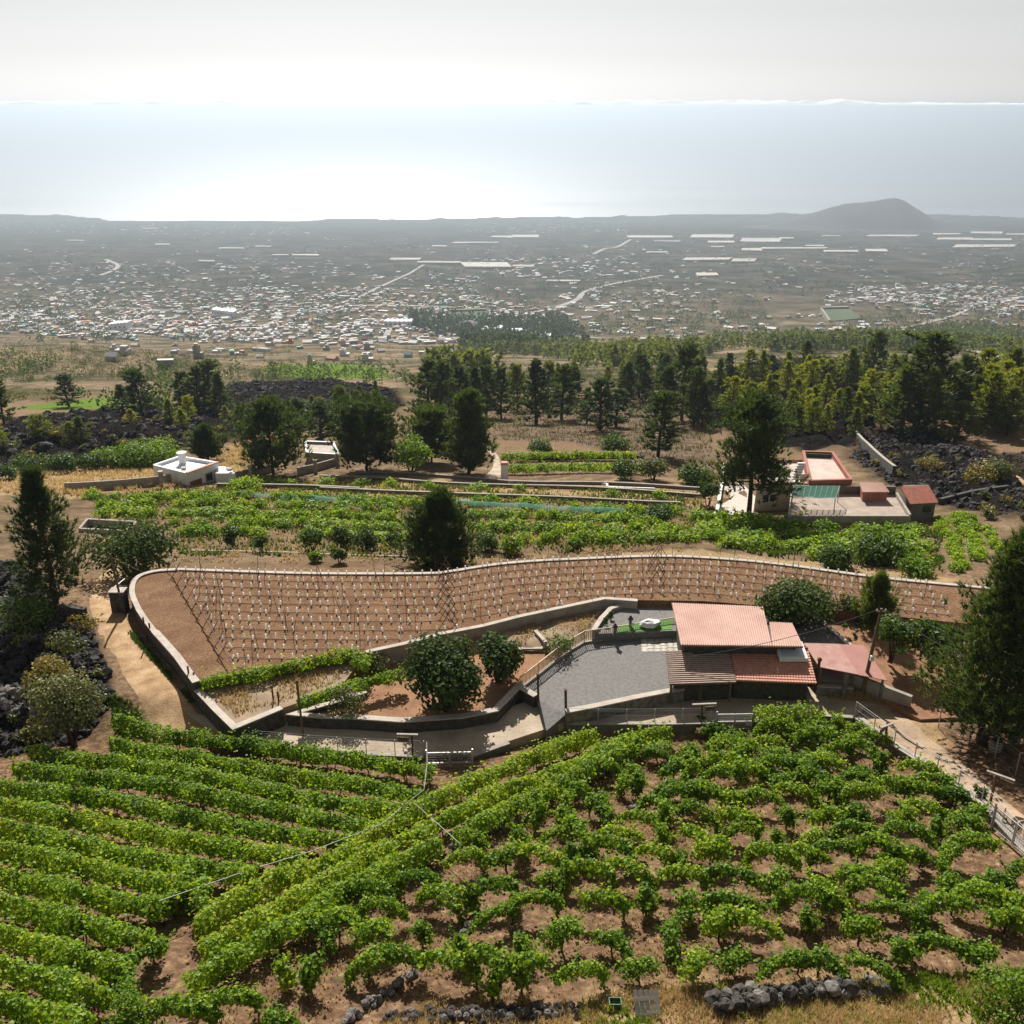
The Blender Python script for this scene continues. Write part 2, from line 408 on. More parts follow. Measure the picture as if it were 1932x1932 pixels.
M['pine_mid'] = leafmat('mid_green_pine_needle', [(0, (.05, .085, .017)), (.5, (.10, .14, .027)), (1, (.20, .22, .045))], .4, .55, objvar=.5)

# ------------------------------------------------------------------ terrain sheet
LAVA_L = GP([(0, 802), (25, 787), (140, 777), (320, 770), (410, 748), (440, 722), (600, 716), (745, 735), (765, 765), (690, 790), (640, 800), (560, 806), (430, 835), (330, 850), (230, 872), (120, 890), (-60, 890), (-60, 810)])
LAVA_R = GP([(1290, 745), (1340, 705), (1440, 678), (1570, 672), (1660, 700), (1720, 745), (1660, 790), (1620, 845), (1520, 852), (1420, 835), (1330, 800)])
LAVA_R2 = GP([(1640, 810), (1760, 800), (1820, 850), (1932, 860), (2000, 1000), (1800, 960), (1700, 930), (1600, 860)])
LAVA_F = GP([(-80, 1040), (40, 1070), (120, 1165), (175, 1195), (205, 1270), (215, 1330), (150, 1400), (60, 1420), (-80, 1440)])
BARE = GP([(925, 775), (1190, 742), (1235, 755), (1340, 800), (1345, 880), (1250, 885), (1080, 835), (930, 830)])
DRY = [GP([(0, 895), (180, 885), (330, 880), (430, 850), (470, 840), (470, 900), (260, 935), (0, 935)]),
       GP([(540, 905), (700, 895), (1330, 925), (1330, 955), (560, 935)]),
       GP([(640, 1980), (820, 1905), (1080, 1885), (1300, 1855), (1932, 1835), (2100, 1980)]),
       GP([(1560, 1290), (1760, 1330), (1800, 1420), (1700, 1400), (1560, 1330)]),
       GP([(1170, 1040), (1330, 1035), (1500, 1060), (1800, 1090), (1800, 1100), (1500, 1075), (1170, 1055)])]
GREENF = [GP([(500, 700), (620, 685), (700, 690), (740, 715), (560, 712)]), GP([(20, 770), (230, 745), (330, 760), (140, 775)])]

def zone(x, y, poly, soft):
    ins = inpoly(x, y, poly)
    d = polydist(x, y, poly)
    return np.clip(.5 + np.where(ins, d, -d) / (2 * soft), 0, 1)
_ys = [10.0]
while _ys[-1] < 11500: _ys.append(_ys[-1] + (0.5 if _ys[-1] < 58 else max(.5, .0085 * _ys[-1])))
_ys = np.array(_ys); _ss = np.linspace(-.74, .74, 300)
_Y = np.repeat(_ys[:, None], len(_ss), 1); _X = _ss[None, :] * (_Y + 26)
_Z = H(_X, _Y)
def lumpy(poly, soft, amp, sc, seed):
    global _Z
    m = zone(_X, _Y, poly, soft)
    near = _Y < 420
    _Z = _Z + np.where(near, m * amp * (np.abs(fbm(_X / sc, _Y / sc, seed, 4)) * 2.4 - .35), 0)
    return m
zl = np.maximum.reduce([lumpy(LAVA_L, 5, 1.7, 5, 41), lumpy(LAVA_R, 4, 2.6, 6, 42), lumpy(LAVA_R2, 6, 1.2, 4, 43), lumpy(LAVA_F, 1.2, .9, 2.2, 44)])
zd = np.maximum.reduce([zone(_X, _Y, p, np.where(_Y < 120, 1.5, 12)) for p in DRY])
zb = zone(_X, _Y, BARE, 5)
zg = np.maximum.reduce([zone(_X, _Y, p, 8) for p in GREENF])
zf = sstep(150, 420, _Y); zff = sstep(1100, 2600, _Y); zv = sstep(58, 56, _Y); zo = sstep(84, 88, _Y) * sstep(190, 150, _Y)
nr, nc = _X.shape
V = np.stack([_X, _Y, _Z], 2).reshape(-1, 3)
i = np.arange(nr * nc).reshape(nr, nc)
F = np.stack([i[:-1, :-1], i[:-1, 1:], i[1:, 1:], i[1:, :-1]], 2).reshape(-1, 4)
me = MB().add(V, F).mesh('ground', True)
for nm, ch in (('zone_a', (zl, zd, zb, zg)), ('zone_b', (zf, zff, zv, zo))):
    a = me.attributes.new(nm, 'FLOAT_COLOR', 'POINT')
    a.data.foreach_set('color', np.stack(ch, 2).reshape(-1).astype(np.float32))
def sampleZ(x, y):
    r = np.clip(np.interp(y, _ys, np.arange(len(_ys))), 0, len(_ys) - 1.001); s = np.clip((x / (y + 26) + .74) / 1.48 * (len(_ss) - 1), 0, len(_ss) - 1.001)
    a = r.astype(int); b = s.astype(int); fr = r - a; fs = s - b
    return (_Z[a, b] * (1 - fs) + _Z[a, b + 1] * fs) * (1 - fr) + (_Z[a + 1, b] * (1 - fs) + _Z[a + 1, b + 1] * fs) * fr
_tg = np.geomspace(18, 11300, 620)
def GV(uv, h=0.0):               # many sight lines at once, against the finished terrain sheet
    out = []
    uv = np.asarray(uv, float).reshape(-1, 2)
    for c in range(0, len(uv), 500):
        w = uv[c:c + 500]; X = (w[:, 0] / 1932 - .5) * 2 * TH; Y = (.5 - w[:, 1] / 1932) * 2 * TH
        cs_, sn = math.cos(PITCH), math.sin(PITCH)
        dx, dy, dz = X[:, None], (cs_ + Y * sn)[:, None], (-sn + Y * cs_)[:, None]
        f = CAMZ + dz * _tg - sampleZ(dx * _tg, dy * _tg) - h
        k = np.argmax(f < 0, 1); k = np.where(f[np.arange(len(w)), k] < 0, k, len(_tg) - 1)
        a = _tg[np.maximum(k - 1, 0)]; b = _tg[k]
        for _ in range(14):
            m = (a + b) / 2; neg = CAMZ + dz[:, 0] * m - sampleZ(dx[:, 0] * m, dy[:, 0] * m) - h < 0
            b = np.where(neg, m, b); a = np.where(neg, a, m)
        x, y = dx[:, 0] * b, dy[:, 0] * b
        out += list(zip(x.tolist(), y.tolist(), sampleZ(x, y).tolist()))
    return out
def ground_material():
    m, nt, b = newmat('hillside_ground'); co = objco(nt)
    def attr(n):
        a = nt.nodes.new('ShaderNodeAttribute'); a.attribute_name = n
        s = nt.nodes.new('ShaderNodeSeparateColor'); nt.links.new(a.outputs['Color'], s.inputs[0])
        return s.outputs[0], s.outputs[1], s.outputs[2], a.outputs['Alpha']
    lava, dry, bare, grn = attr('zone_a'); far, ffar, vin, orch = attr('zone_b')
    nA = noise(nt, .35, 5, .6, co); nB = noise(nt, 2.2, 4, .65, co); nC = noise(nt, 9, 3, .6, co)
    nS = noise(nt, .022, 6, .62, co); nL = noise(nt, .0045, 6, .6, co)
    base = ramp(nt, nB, [(.3, (.095, .062, .04)), (.5, (.175, .115, .07)), (.68, (.26, .185, .115))])
    vine = ramp(nt, nB, [(.28, (.065, .040, .026)), (.5, (.14, .085, .052)), (.64, (.225, .145, .085)), (.72, (.34, .245, .15))])
    base = mixc(nt, vin, base, vine)
    orc = ramp(nt, math_(nt, 'ADD', math_(nt, 'MULTIPLY', nA, .6), math_(nt, 'MULTIPLY', nC, .4)), [(.36, (.075, .055, .034)), (.5, (.15, .105, .066)), (.62, (.22, .16, .10))])
    base = mixc(nt, orch, base, orc)
    # hillside scrub and fields further down
    hill = ramp(nt, math_(nt, 'ADD', math_(nt, 'MULTIPLY', nS, .7), math_(nt, 'MULTIPLY', nA, .3)), [(.34, (.030, .040, .018)), (.44, (.065, .066, .034)), (.50, (.135, .105, .07)), (.60, (.25, .185, .12))])
    base = mixc(nt, far, base, hill)
    vo = nt.nodes.new('ShaderNodeTexVoronoi'); vo.inputs['Scale'].default_value = .0085
    mp = nt.nodes.new('ShaderNodeMapping'); mp.inputs['Scale'].default_value = (.8, 1.0, 0); nt.links.new(co, mp.inputs[0]); nt.links.new(mp.outputs[0], vo.inputs['Vector'])
    sc = nt.nodes.new('ShaderNodeSeparateColor'); nt.links.new(vo.outputs['Color'], sc.inputs[0])
    fld = ramp(nt, sc.outputs[0], [(0, (.020, .024, .017)), (.3, (.045, .044, .030)), (.55, (.085, .070, .055)), (.8, (.050, .053, .036)), (.93, (.17, .135, .105))], 'CONSTANT')
    plain = ramp(nt, nL, [(.35, (.018, .020, .016)), (.48, (.042, .040, .031)), (.56, (.070, .060, .048)), (.68, (.13, .105, .082))])
    plain = mixc(nt, .5, plain, fld)
    nP = noise(nt, .0105, 9, .72, co)
    plain = mixc(nt, .6, plain, ramp(nt, nP, [(.40, (.010, .015, .011)), (.47, (.030, .036, .022)), (.52, (.075, .066, .05)), (.58, (.14, .115, .09)), (.66, (.24, .20, .16))]))
    plain = mixc(nt, math_(nt, 'MULTIPLY', nS, .6), plain, (.04, .045, .028))
    base = mixc(nt, ffar, base, plain)
    def soft(mask, n, k=1.1):
        return math_(nt, 'MULTIPLY', math_(nt, 'SUBTRACT', math_(nt, 'ADD', mask, math_(nt, 'MULTIPLY', math_(nt, 'SUBTRACT', n, .5), k)), .32), 3, True)
    base = mixc(nt, math_(nt, 'MULTIPLY', soft(dry, nA, 1.9), .65), base, ramp(nt, nC, [(.3, (.20, .135, .07)), (.5, (.34, .24, .125)), (.7, (.45, .33, .18))]))
    base = mixc(nt, soft(bare, nA), base, ramp(nt, math_(nt, 'ADD', math_(nt, 'MULTIPLY', nA, .6), math_(nt, 'MULTIPLY', nB, .4)), [(.38, (.065, .046, .034)), (.5, (.125, .088, .064)), (.6, (.18, .13, .095))]))
    base = mixc(nt, soft(grn, nA), base, ramp(nt, nB, [(.3, (.05, .10, .02)), (.6, (.13, .19, .03))]))
    base = mixc(nt, soft(lava, nB, .5), base, ramp(nt, nB, [(.35, (.006, .005, .005)), (.55, (.014, .012, .012)), (.72, (.038, .031, .027))]))
    nt.links.new(base, b.inputs['Base Color']); b.inputs['Roughness'].default_value = 1.0; b.inputs['Specular IOR Level'].default_value = 0
    hb = math_(nt, 'ADD', nB, math_(nt, 'MULTIPLY', nA, 2.0))
    bump(nt, b, hb, .7, .18)
    return m
_Gexact = G
def G(u, v, h=0.0): return GV([(u, v)], h)[0]
tag(obj('ground', me, ground_material()), 'sloping hillside ground falling to the coastal plain', 'ground', kind='structure')

# ------------------------------------------------------------------ sea, cinder cone, clouds, haze
def sea_material():
    m, nt, b = newmat('hazy_sea_water'); co = objco(nt)
    b.inputs['Base Color'].default_value = (.06, .085, .11, 1); b.inputs['Roughness'].default_value = .34
    b.inputs['IOR'].default_value = 2.8; b.inputs['Specular IOR Level'].default_value = .5
    mp = nt.nodes.new('ShaderNodeMapping'); mp.inputs['Scale'].default_value = (.00016, .0007, 1); nt.links.new(co, mp.inputs[0])
    r = math_(nt, 'ADD', math_(nt, 'MULTIPLY', noise(nt, 1.0, 6, .6, mp.outputs[0]), .34), .29)
    nt.links.new(r, b.inputs['Roughness'])
    return m
mb = MB(); ys = [6500, 9000, 12000, 20000, 35000, 56000]
for a, c in zip(ys[:-1], ys[1:]):
    mb.add([(-50000, a, SEA), (50000, a, SEA), (50000, c, SEA), (-50000, c, SEA)], [(0, 1, 2, 3)])
tag(obj('sea', mb, sea_material()), 'pale glinting sea reaching to the horizon', 'sea', kind='structure')

cb = G(1640, 432); cs = mpp(cb)
cu = np.array([1380, 1440, 1500, 1530, 1560, 1590, 1640, 1668, 1683, 1700, 1730, 1757, 1800, 1850.]); cv = np.array([0, 3, 14, 24, 37, 46, 51, 54, 57, 51, 33, 19, 7, 0.])
gx, gy = np.meshgrid(np.linspace(-270, 220, 110), np.linspace(-190, 190, 60))
ph_ = np.interp(gx + 1640, cu, cv); rr = np.abs(gy) / 150
hz = ph_ * np.clip(1 - rr ** 1.25, 0, 1) ** .9
hz = np.minimum(hz, np.clip((1 - rr) * 90, 0, 99)) + 2.2 * fbm(gx / 22, gy / 30, 61, 3) * np.clip(ph_ / 20, 0, 1) * np.clip(1.2 - rr, 0, 1)
edge_ = np.minimum.reduce([gx + 270, 220 - gx, gy + 190, 190 - gy]); hz = hz - 4 * (1 - np.clip(edge_ / 30, 0, 1))
i = np.arange(gx.size).reshape(gx.shape)
gz_ = np.interp(cb[1] + gy * cs, PROF_Y, PROF_Z); gz_ = np.maximum(gz_, SEA + 15)
mb = MB().add(np.stack([cb[0] + gx * cs, cb[1] + gy * cs, np.where(hz > 1, cb[2] * np.clip(hz / 12, 0, 1) + gz_ * (1 - np.clip(hz / 12, 0, 1)), gz_ - 6) + hz * cs], 2).reshape(-1, 3), np.stack([i[:-1, :-1], i[:-1, 1:], i[1:, 1:], i[1:, :-1]], 2).reshape(-1, 4))
M['cone'] = mat('cinder_slope', (.05, .038, .032), (.025, .022, .018), .01, .95, .6, 8, 8)
tag(obj('volcanic_cone', mb, M['cone'], smooth=True), 'dark flat-topped cinder cone standing on the far coast', 'hill', kind='structure')

# bank of low cloud lying on the horizon beyond the haze
xs = np.linspace(-62000, 62000, 420); ys = np.concatenate([np.linspace(58200, 66000, 40), np.linspace(66500, 80000, 10)])
Yc, Xc = np.meshgrid(ys, xs, indexing='ij')
t = sstep(58200, 65500, Yc)
top = 230 + 140 * fbm(Xc / 14000, Yc / 9000, 71, 3) + 420 * np.abs(fbm(Xc / 2000, Yc / 1500, 72, 5)) * sstep(-.15, .35, fbm(Xc / 16000, Yc / 30000, 73, 2))
Zc = SEA - 40 + (top - SEA) * t ** .8
n1, n2 = Xc.shape; i = np.arange(n1 * n2).reshape(n1, n2)
Vt = np.stack([Xc, Yc, Zc], 2).reshape(-1, 3); Vb = Vt.copy(); Vb[:, 2] = SEA - 60
F = np.stack([i[:-1, :-1], i[:-1, 1:], i[1:, 1:], i[1:, :-1]], 2).reshape(-1, 4)
edge = np.concatenate([i[0, :], i[1:, -1], i[-1, -2::-1], i[-2:0:-1, 0]])
e2 = np.roll(edge, -1); nV = len(Vt)
mb = MB().add(np.concatenate([Vt, Vb]), np.concatenate([F, F[:, ::-1] + nV, np.stack([e2, edge, edge + nV, e2 + nV], 1)]))
mc, nt, b = newmat('white_cloud'); b.inputs['Base Color'].default_value = (.62, .64, .66, 1); b.inputs['Roughness'].default_value = 1; b.inputs['Specular IOR Level'].default_value = 0
tag(obj('cloud_bank', mb, mc, smooth=True), 'long low bank of white cloud on the sea horizon', 'cloud', kind='structure')

mb = MB().box((0, 28500, (CAMZ + 14 + SEA - 32) / 2), (101000, 57600, CAMZ + 14 - SEA + 32))
mh = bpy.data.materials.new('hazy_air'); mh.use_nodes = True; nt = mh.node_tree
nt.nodes.remove(nt.nodes['Principled BSDF'])
pv = nt.nodes.new('ShaderNodeVolumePrincipled'); pv.inputs['Color'].default_value = (.63, .73, .84, 1); pv.inputs['Density'].default_value = HAZE_DENSITY
pv.inputs['Anisotropy'].default_value = .65
nt.links.new(pv.outputs[0], nt.nodes['Material Output'].inputs['Volume'])
tag(obj('haze', mb, mh), 'thin bluish haze in the air over the plain', 'haze', kind='stuff')

# ------------------------------------------------------------------ terraces, yards, lanes
VZ, GZ, YZ, RZ, BZ = 0.0, -1.3, -1.3, -1.85, -0.6
def catmull(pts, n=6):
    p = [np.array(q, float) for q in pts]; p = [2 * p[0] - p[1]] + p + [2 * p[-1] - p[-2]]; out = []
    for i in range(1, len(p) - 2):
        for k in range(n):
            t = k / n; a, b, c, d = p[i - 1:i + 3]
            out.append(.5 * ((2 * b) + (c - a) * t + (2 * a - 5 * b + 4 * c - d) * t * t + (3 * b - a - 3 * c + d) * t ** 3))
    out.append(p[-2]); return [tuple(q) for q in out]
back_px = [(262, 1150), (249, 1117), (257, 1090), (290, 1077), (340, 1073), (450, 1077), (600, 1081), (800, 1081), (850, 1077), (920, 1066), (1000, 1058), (1100, 1053), (1200, 1049), (1290, 1049), (1400, 1056), (1500, 1067), (1600, 1081), (1700, 1093), (1815, 1104), (1900, 1112)]
BACK = catmull(PP(back_px, VZ), 4)
LEFT = PP([(372, 1288), (335, 1240), (296, 1196), (272, 1165)], VZ)
FRONT = PP([(1905, 1185), (1740, 1168), (1600, 1153), (1440, 1143), (1330, 1134), (1200, 1132), (1140, 1130), (980, 1166), (830, 1199), (690, 1232), (560, 1255), (450, 1272)], VZ)
VPOLY = LEFT + BACK + FRONT
mb = MB().slab(VPOLY, VZ, -3.2)
def tilled_material():
    m, nt, b = newmat('tilled_red_soil_rows'); co = objco(nt)
    n1 = noise(nt, .5, 5, .65, co); n2 = noise(nt, 5, 4, .65, co); n3 = noise(nt, 22, 2, .6, co)
    f = math_(nt, 'ADD', math_(nt, 'MULTIPLY', n1, .45), math_(nt, 'MULTIPLY', n2, .55))
    nt.links.new(ramp(nt, f, [(.32, (.095, .050, .028)), (.5, (.20, .112, .062)), (.68, (.32, .20, .12))]), b.inputs['Base Color'])
    b.inputs['Roughness'].default_value = .95; b.inputs['Specular IOR Level'].default_value = .1
    bump(nt, b, math_(nt, 'ADD', math_(nt, 'MULTIPLY', n2, 1.0), math_(nt, 'MULTIPLY', n3, .4)), .9, .16)
    return m
tag(obj('tilled_field', mb, tilled_material()), 'red-brown tilled terrace of the young vineyard', 'field', kind='structure')

def capped_wall(name, label, path, th, zb, zt, body='concrete', cap='concrete_cap', capo=.05, caph=.09, group=None):
    zt = np.broadcast_to(np.array(zt, float), (len(path),)); zb = np.broadcast_to(np.array(zb, float), (len(path),))
    w = thing(name, label, 'wall', (path[0][0], path[0][1], float(zb[0])), group); w['kind'] = 'thing'
    obj('wall_body', MB().wall(path, th, zb, zt - caph), M[body], w)
    obj('coping', MB().wall(path, th + capo * 2, zt - caph + .003, zt), M[cap], w)
    return w
capped_wall('terrace_wall', 'curved pale-capped wall around the left end of the young vineyard', PP([(372, 1288), (335, 1240), (296, 1196), (272, 1165)], .18)[1:] + catmull(PP(back_px[:5], .14), 4), .34, -2.6, .14, 'stone_dark')
capped_wall('terrace_wall', 'straight low wall beside the dirt road between two iron post pairs', PP([(370, 1286), (352, 1262), (335, 1238), (312, 1212), (292, 1190)], .2), .45, -2.6, .2, 'stone_dark')
capped_wall('terrace_wall', 'long low concrete kerb along the far edge of the young vineyard', catmull(PP(back_px[4:], .12), 4), .3, -4.0, .12)
capped_wall('retaining_wall', 'grey retaining wall between the young vineyard and the sunken garden', PP([(690, 1229), (760, 1214), (830, 1195), (910, 1180), (980, 1162), (1060, 1145), (1140, 1128), (1203, 1132)], .15), .3, -2.6, .15, 'concrete')

# sunken garden with fig trees, vegetable plot
GARDEN = PP([(556, 1352), (660, 1357), (760, 1364), (872, 1356), (936, 1343), (980, 1298), (1050, 1246), (1100, 1212), (1165, 1203), (1278, 1186), (1275, 1150), (1140, 1130), (980, 1166), (830, 1199), (690, 1232), (640, 1290)], GZ)
tag(obj('garden_soil', MB().slab(GARDEN, GZ, -2.9), M['soil_orange']), 'orange-brown soil of the garden under the fig trees', 'soil', kind='structure')
HUMP = PP([(800, 1222), (960, 1180), (1120, 1140), (1160, 1150), (1130, 1190), (1060, 1222), (1000, 1232), (900, 1228)], GZ)
# dry grassy rise in the garden
hx = [q[0] for q in HUMP]; hy = [q[1] for q in HUMP]
gx, gy = np.meshgrid(np.linspace(min(hx), max(hx), 40), np.linspace(min(hy), max(hy), 26))
hm = zone(gx, gy, HUMP, 1.1); hz = GZ - .06 + sstep(0.1, 1, hm) * (.55 + .25 * fbm(gx / 2, gy / 2, 81, 3))
i = np.arange(gx.size).reshape(gx.shape)
tag(obj('grassy_bank', MB().add(np.stack([gx, gy, hz], 2).reshape(-1, 3), np.stack([i[:-1, :-1], i[:-1, 1:], i[1:, 1:], i[1:, :-1]], 2).reshape(-1, 4)), M['soil_tan'], smooth=True), 'dry tan bank of earth in the sunken garden', 'bank', kind='structure')
PZ = -.6
PLOT = PP([(374, 1300), (442, 1368), (532, 1336), (640, 1300), (690, 1232), (560, 1255), (450, 1272)], PZ)
tag(obj('vegetable_plot', MB().slab(PLOT, PZ, -2.7), M['soil_tan']), 'pale dry vegetable plot between two leafy vine hedges', 'soil', kind='structure')
capped_wall('plot_wall', 'pale-topped corner wall around the dry vegetable plot by the dirt road', PP([(372, 1300), (408, 1338), (442, 1371), (488, 1352), (531, 1334)], PZ + .2), .4, -2.7, PZ + .2, 'stone_dark')
capped_wall('garden_wall', 'long black volcanic stone wall in front of the fig garden', PP([(690, 1303), (640, 1320), (553, 1346), (606, 1350), (660, 1351), (760, 1358), (872, 1350), (935, 1338), (979, 1293), (1011, 1312)], GZ + .4), .42, -2.7, GZ + .4, 'stone_dark')
capped_wall('planter_wall', 'short zigzag concrete edging in the middle of the sunken garden', PP([(968, 1228), (985, 1222), (1022, 1222), (1042, 1212), (1062, 1200)], GZ + .3), .2, GZ - .1, GZ + .3)
capped_wall('planter_edging', 'short slanted concrete kerb on the dry bank of the garden', PP([(1010, 1188), (1030, 1210)], GZ + .75), .2, GZ - .1, GZ + .72)

YARD = PP([(1030, 1368), (1012, 1318), (982, 1300), (1050, 1246), (1100, 1213), (1165, 1203), (1290, 1186), (1330, 1240), (1290, 1300), (1200, 1318), (1068, 1347)], YZ)
tag(obj('gravel_yard', MB().slab(YARD, [RZ + .03] + [YZ] * (len(YARD) - 1), -3), M['gravel']), 'dark grey gravel yard beside the tiled house', 'yard', kind='structure')
ROAD = PP([(430, 1392), (476, 1404), (560, 1412), (700, 1420), (780, 1424), (900, 1422), (960, 1398), (1070, 1362), (1250, 1363), (1420, 1358), (1550, 1347), (1612, 1351), (1640, 1330), (1560, 1296), (1380, 1296), (1280, 1302), (1200, 1316), (1068, 1345), (1034, 1366), (1012, 1318), (940, 1340), (872, 1358), (760, 1366), (553, 1354), (536, 1338), (442, 1374), (400, 1352), (340, 1340)], RZ)
tag(obj('concrete_lane', MB().slab(ROAD, RZ, -3.2), M['roadconc']), 'worn concrete lane passing in front of the house', 'road', kind='structure')

def strip(name, L, R, m, label, cat, lift=.05, sub=5, ncross=7):
    L = catmull(L, sub); R = catmull(R, sub); V = []; F = []; n = min(len(L), len(R))
    for k in range(n):
        for j in range(ncross):
            t = j / (ncross - 1); x = L[k][0] * (1 - t) + R[k][0] * t; y = L[k][1] * (1 - t) + R[k][1] * t
            V.append((x, y, float(H(x, y)) + lift - (.25 if j in (0, ncross - 1) else 0)))
    for k in range(n - 1):
        for j in range(ncross - 1):
            a = k * ncross + j; F.append((a, a + 1, a + ncross + 1, a + ncross))
    return tag(obj(name, MB().add(V, F), m, smooth=True), label, cat, kind='structure')
def dirt_material():
    m, nt, b = newmat('dirt_lane_earth'); co = objco(nt)
    n1 = noise(nt, .7, 5, .6, co); n2 = noise(nt, 8, 4, .6, co)
    f = math_(nt, 'ADD', math_(nt, 'MULTIPLY', n1, .6), math_(nt, 'MULTIPLY', n2, .4))
    nt.links.new(ramp(nt, f, [(.34, (.21, .13, .07)), (.5, (.36, .235, .13)), (.66, (.52, .37, .23))]), b.inputs['Base Color'])
    b.inputs['Roughness'].default_value = .95; b.inputs['Specular IOR Level'].default_value = .1
    bump(nt, b, f, .7, .1); return m
M['dirt'] = dirt_material()
strip('dirt_road', GP([(430, 1400), (384, 1342), (342, 1292), (296, 1237), (258, 1187), (238, 1140), (240, 1100), (262, 1070)]), GP([(280, 1396), (254, 1332), (224, 1280), (200, 1232), (178, 1190), (160, 1145), (166, 1105), (190, 1075)]), M['dirt'], 'sandy dirt road running down beside the curved vineyard wall', 'road', .07)
M['lane'] = mat('earthy_lane', (.40, .29, .19), (.22, .155, .10), .5, .92, .4, .03, 12)
strip('side_lane', GP([(1590, 1352), (1618, 1356), (1680, 1400), (1760, 1455), (1850, 1530), (1932, 1600), (2010, 1665)]), GP([(1590, 1312), (1690, 1326), (1755, 1385), (1830, 1442), (1905, 1512), (1985, 1575), (2070, 1645)]), M['lane'], 'concrete lane bending down to the right beside the vines', 'road', .06)
lw = GP([(1612, 1353), (1680, 1403), (1760, 1458), (1850, 1533), (1932, 1603), (2010, 1668)])
capped_wall('lane_wall', 'low grey block wall between the right-hand vines and the side lane', lw, .5, [float(H(p[0] - .9, p[1])) - .6 for p in lw], [float(H(p[0] + .8, p[1])) + .12 for p in lw], 'concrete_green', 'concrete')
capped_wall('lane_wall', 'long low grey-green wall below the lane left of the first gate', PP([(470, 1405), (560, 1413), (700, 1421), (800, 1426)], RZ + .12), .25, -3.6, RZ + .12, 'concrete_green', 'concrete')
capped_wall('lane_wall', 'low grey-green wall below the lane right of the first gate', PP([(892, 1424), (960, 1400)], RZ + .12), .25, -3.6, RZ + .12, 'concrete_green', 'concrete')
capped_wall('lane_wall', 'grey-green wall below the lane in front of the house, left of its gate', PP([(1072, 1363), (1250, 1364), (1347, 1362)], RZ + .12), .25, -3.6, RZ + .12, 'concrete_green', 'concrete')
capped_wall('lane_wall', 'grey-green wall below the lane behind the leafy vine arbour', PP([(1420, 1359), (1550, 1348), (1609, 1352)], RZ + .12), .25, -3.6, RZ + .12, 'concrete_green', 'concrete')
capped_wall('yard_wall', 'low pale wall with stone base along the front of the gravel yard', PP([(1068, 1341), (1130, 1329), (1200, 1314), (1289, 1297)], YZ + .55), .4, -2.6, YZ + .55, 'stone_grey')

# gravel bed behind the house, soil to the right
BED = PP([(1122, 1196), (1150, 1150), (1197, 1136), (1330, 1137), (1440, 1147), (1545, 1165), (1625, 1232), (1560, 1245), (1400, 1200), (1270, 1190)], BZ)
tag(obj('gravel_bed', MB().slab(BED, BZ, -2.8), M['gravel']), 'dark gravel bed behind the pink-roofed house', 'gravel', kind='structure')
capped_wall('bed_wall', 'low brown-capped wall around the dark gravel bed', PP([(1120, 1188), (1135, 1165), (1152, 1147), (1197, 1132), (1330, 1133), (1400, 1138), (1445, 1143)], BZ + .35), .3, -2.6, BZ + .35)
capped_wall('bed_wall', 'low concrete kerb right of the dark gravel bed beyond the lean-to', PP([(1540, 1162), (1580, 1195), (1625, 1235)], BZ + .25), .25, -2.6, BZ + .25)
SOILR = PP([(1445, 1146), (1600, 1157), (1740, 1172), (1905, 1190), (1950, 1330), (1740, 1340), (1700, 1318), (1640, 1290), (1625, 1236), (1545, 1166)], -.85)
tag(obj('orchard_soil', MB().slab(SOILR, [-.85, -.85, -.85, -.85, -1.5, -1.6, -1.6, -1.5, -1.0, -.85], -2.8), M['soil_orange']), 'orange-brown soil between the lean-to roof and the large pine', 'soil', kind='structure')
mb = MB().slab(PP([(1160, 1194), (1268, 1187), (1266, 1168), (1176, 1178)], BZ + .03), BZ + .03, BZ - .05)
tag(obj('artificial_lawn', mb, M['turf']), 'bright green strip of artificial lawn behind the railing', 'lawn', kind='structure')
# paving: flagstones set in the yard
pv_ = thing('flagstone_paving', 'pale crazy paving patch beside the house corner', 'paving', P(1248, 1215, YZ))
obj('mortar', MB().slab(PP([(1208, 1198), (1288, 1190), (1300, 1228), (1210, 1231)], YZ + .01), YZ + .012, YZ - .05), M['concrete'], pv_)
r_ = np.random.default_rng(5); a0 = P(1210, 1231, YZ); a1 = P(1296, 1228, YZ); a3 = P(1209, 1199, YZ)
for ii in range(7):
    for jj in range(6):
        s_, t_ = (ii + .5 + r_.uniform(-.1, .1)) / 7, (jj + .5 + r_.uniform(-.1, .1)) / 6
        cx = a0[0] + (a1[0] - a0[0]) * s_ + (a3[0] - a0[0]) * t_; cy = a0[1] + (a1[1] - a0[1]) * s_ + (a3[1] - a0[1]) * t_
        k = r_.integers(5, 8); ang = np.sort(r_.uniform(0, 2 * math.pi, k)); rx = (a1[0] - a0[0]) / 7 * .52; ry = (a3[1] - a0[1]) / 6 * .52
        pl = [(cx + rx * math.cos(q) * r_.uniform(.8, 1.1), cy + ry * math.sin(q) * r_.uniform(.8, 1.1)) for q in np.linspace(0, 2 * math.pi, k, endpoint=False)]
        obj('flagstone', MB().slab(pl, YZ + .03 + r_.uniform(0, .01), YZ), M['flag'], pv_)

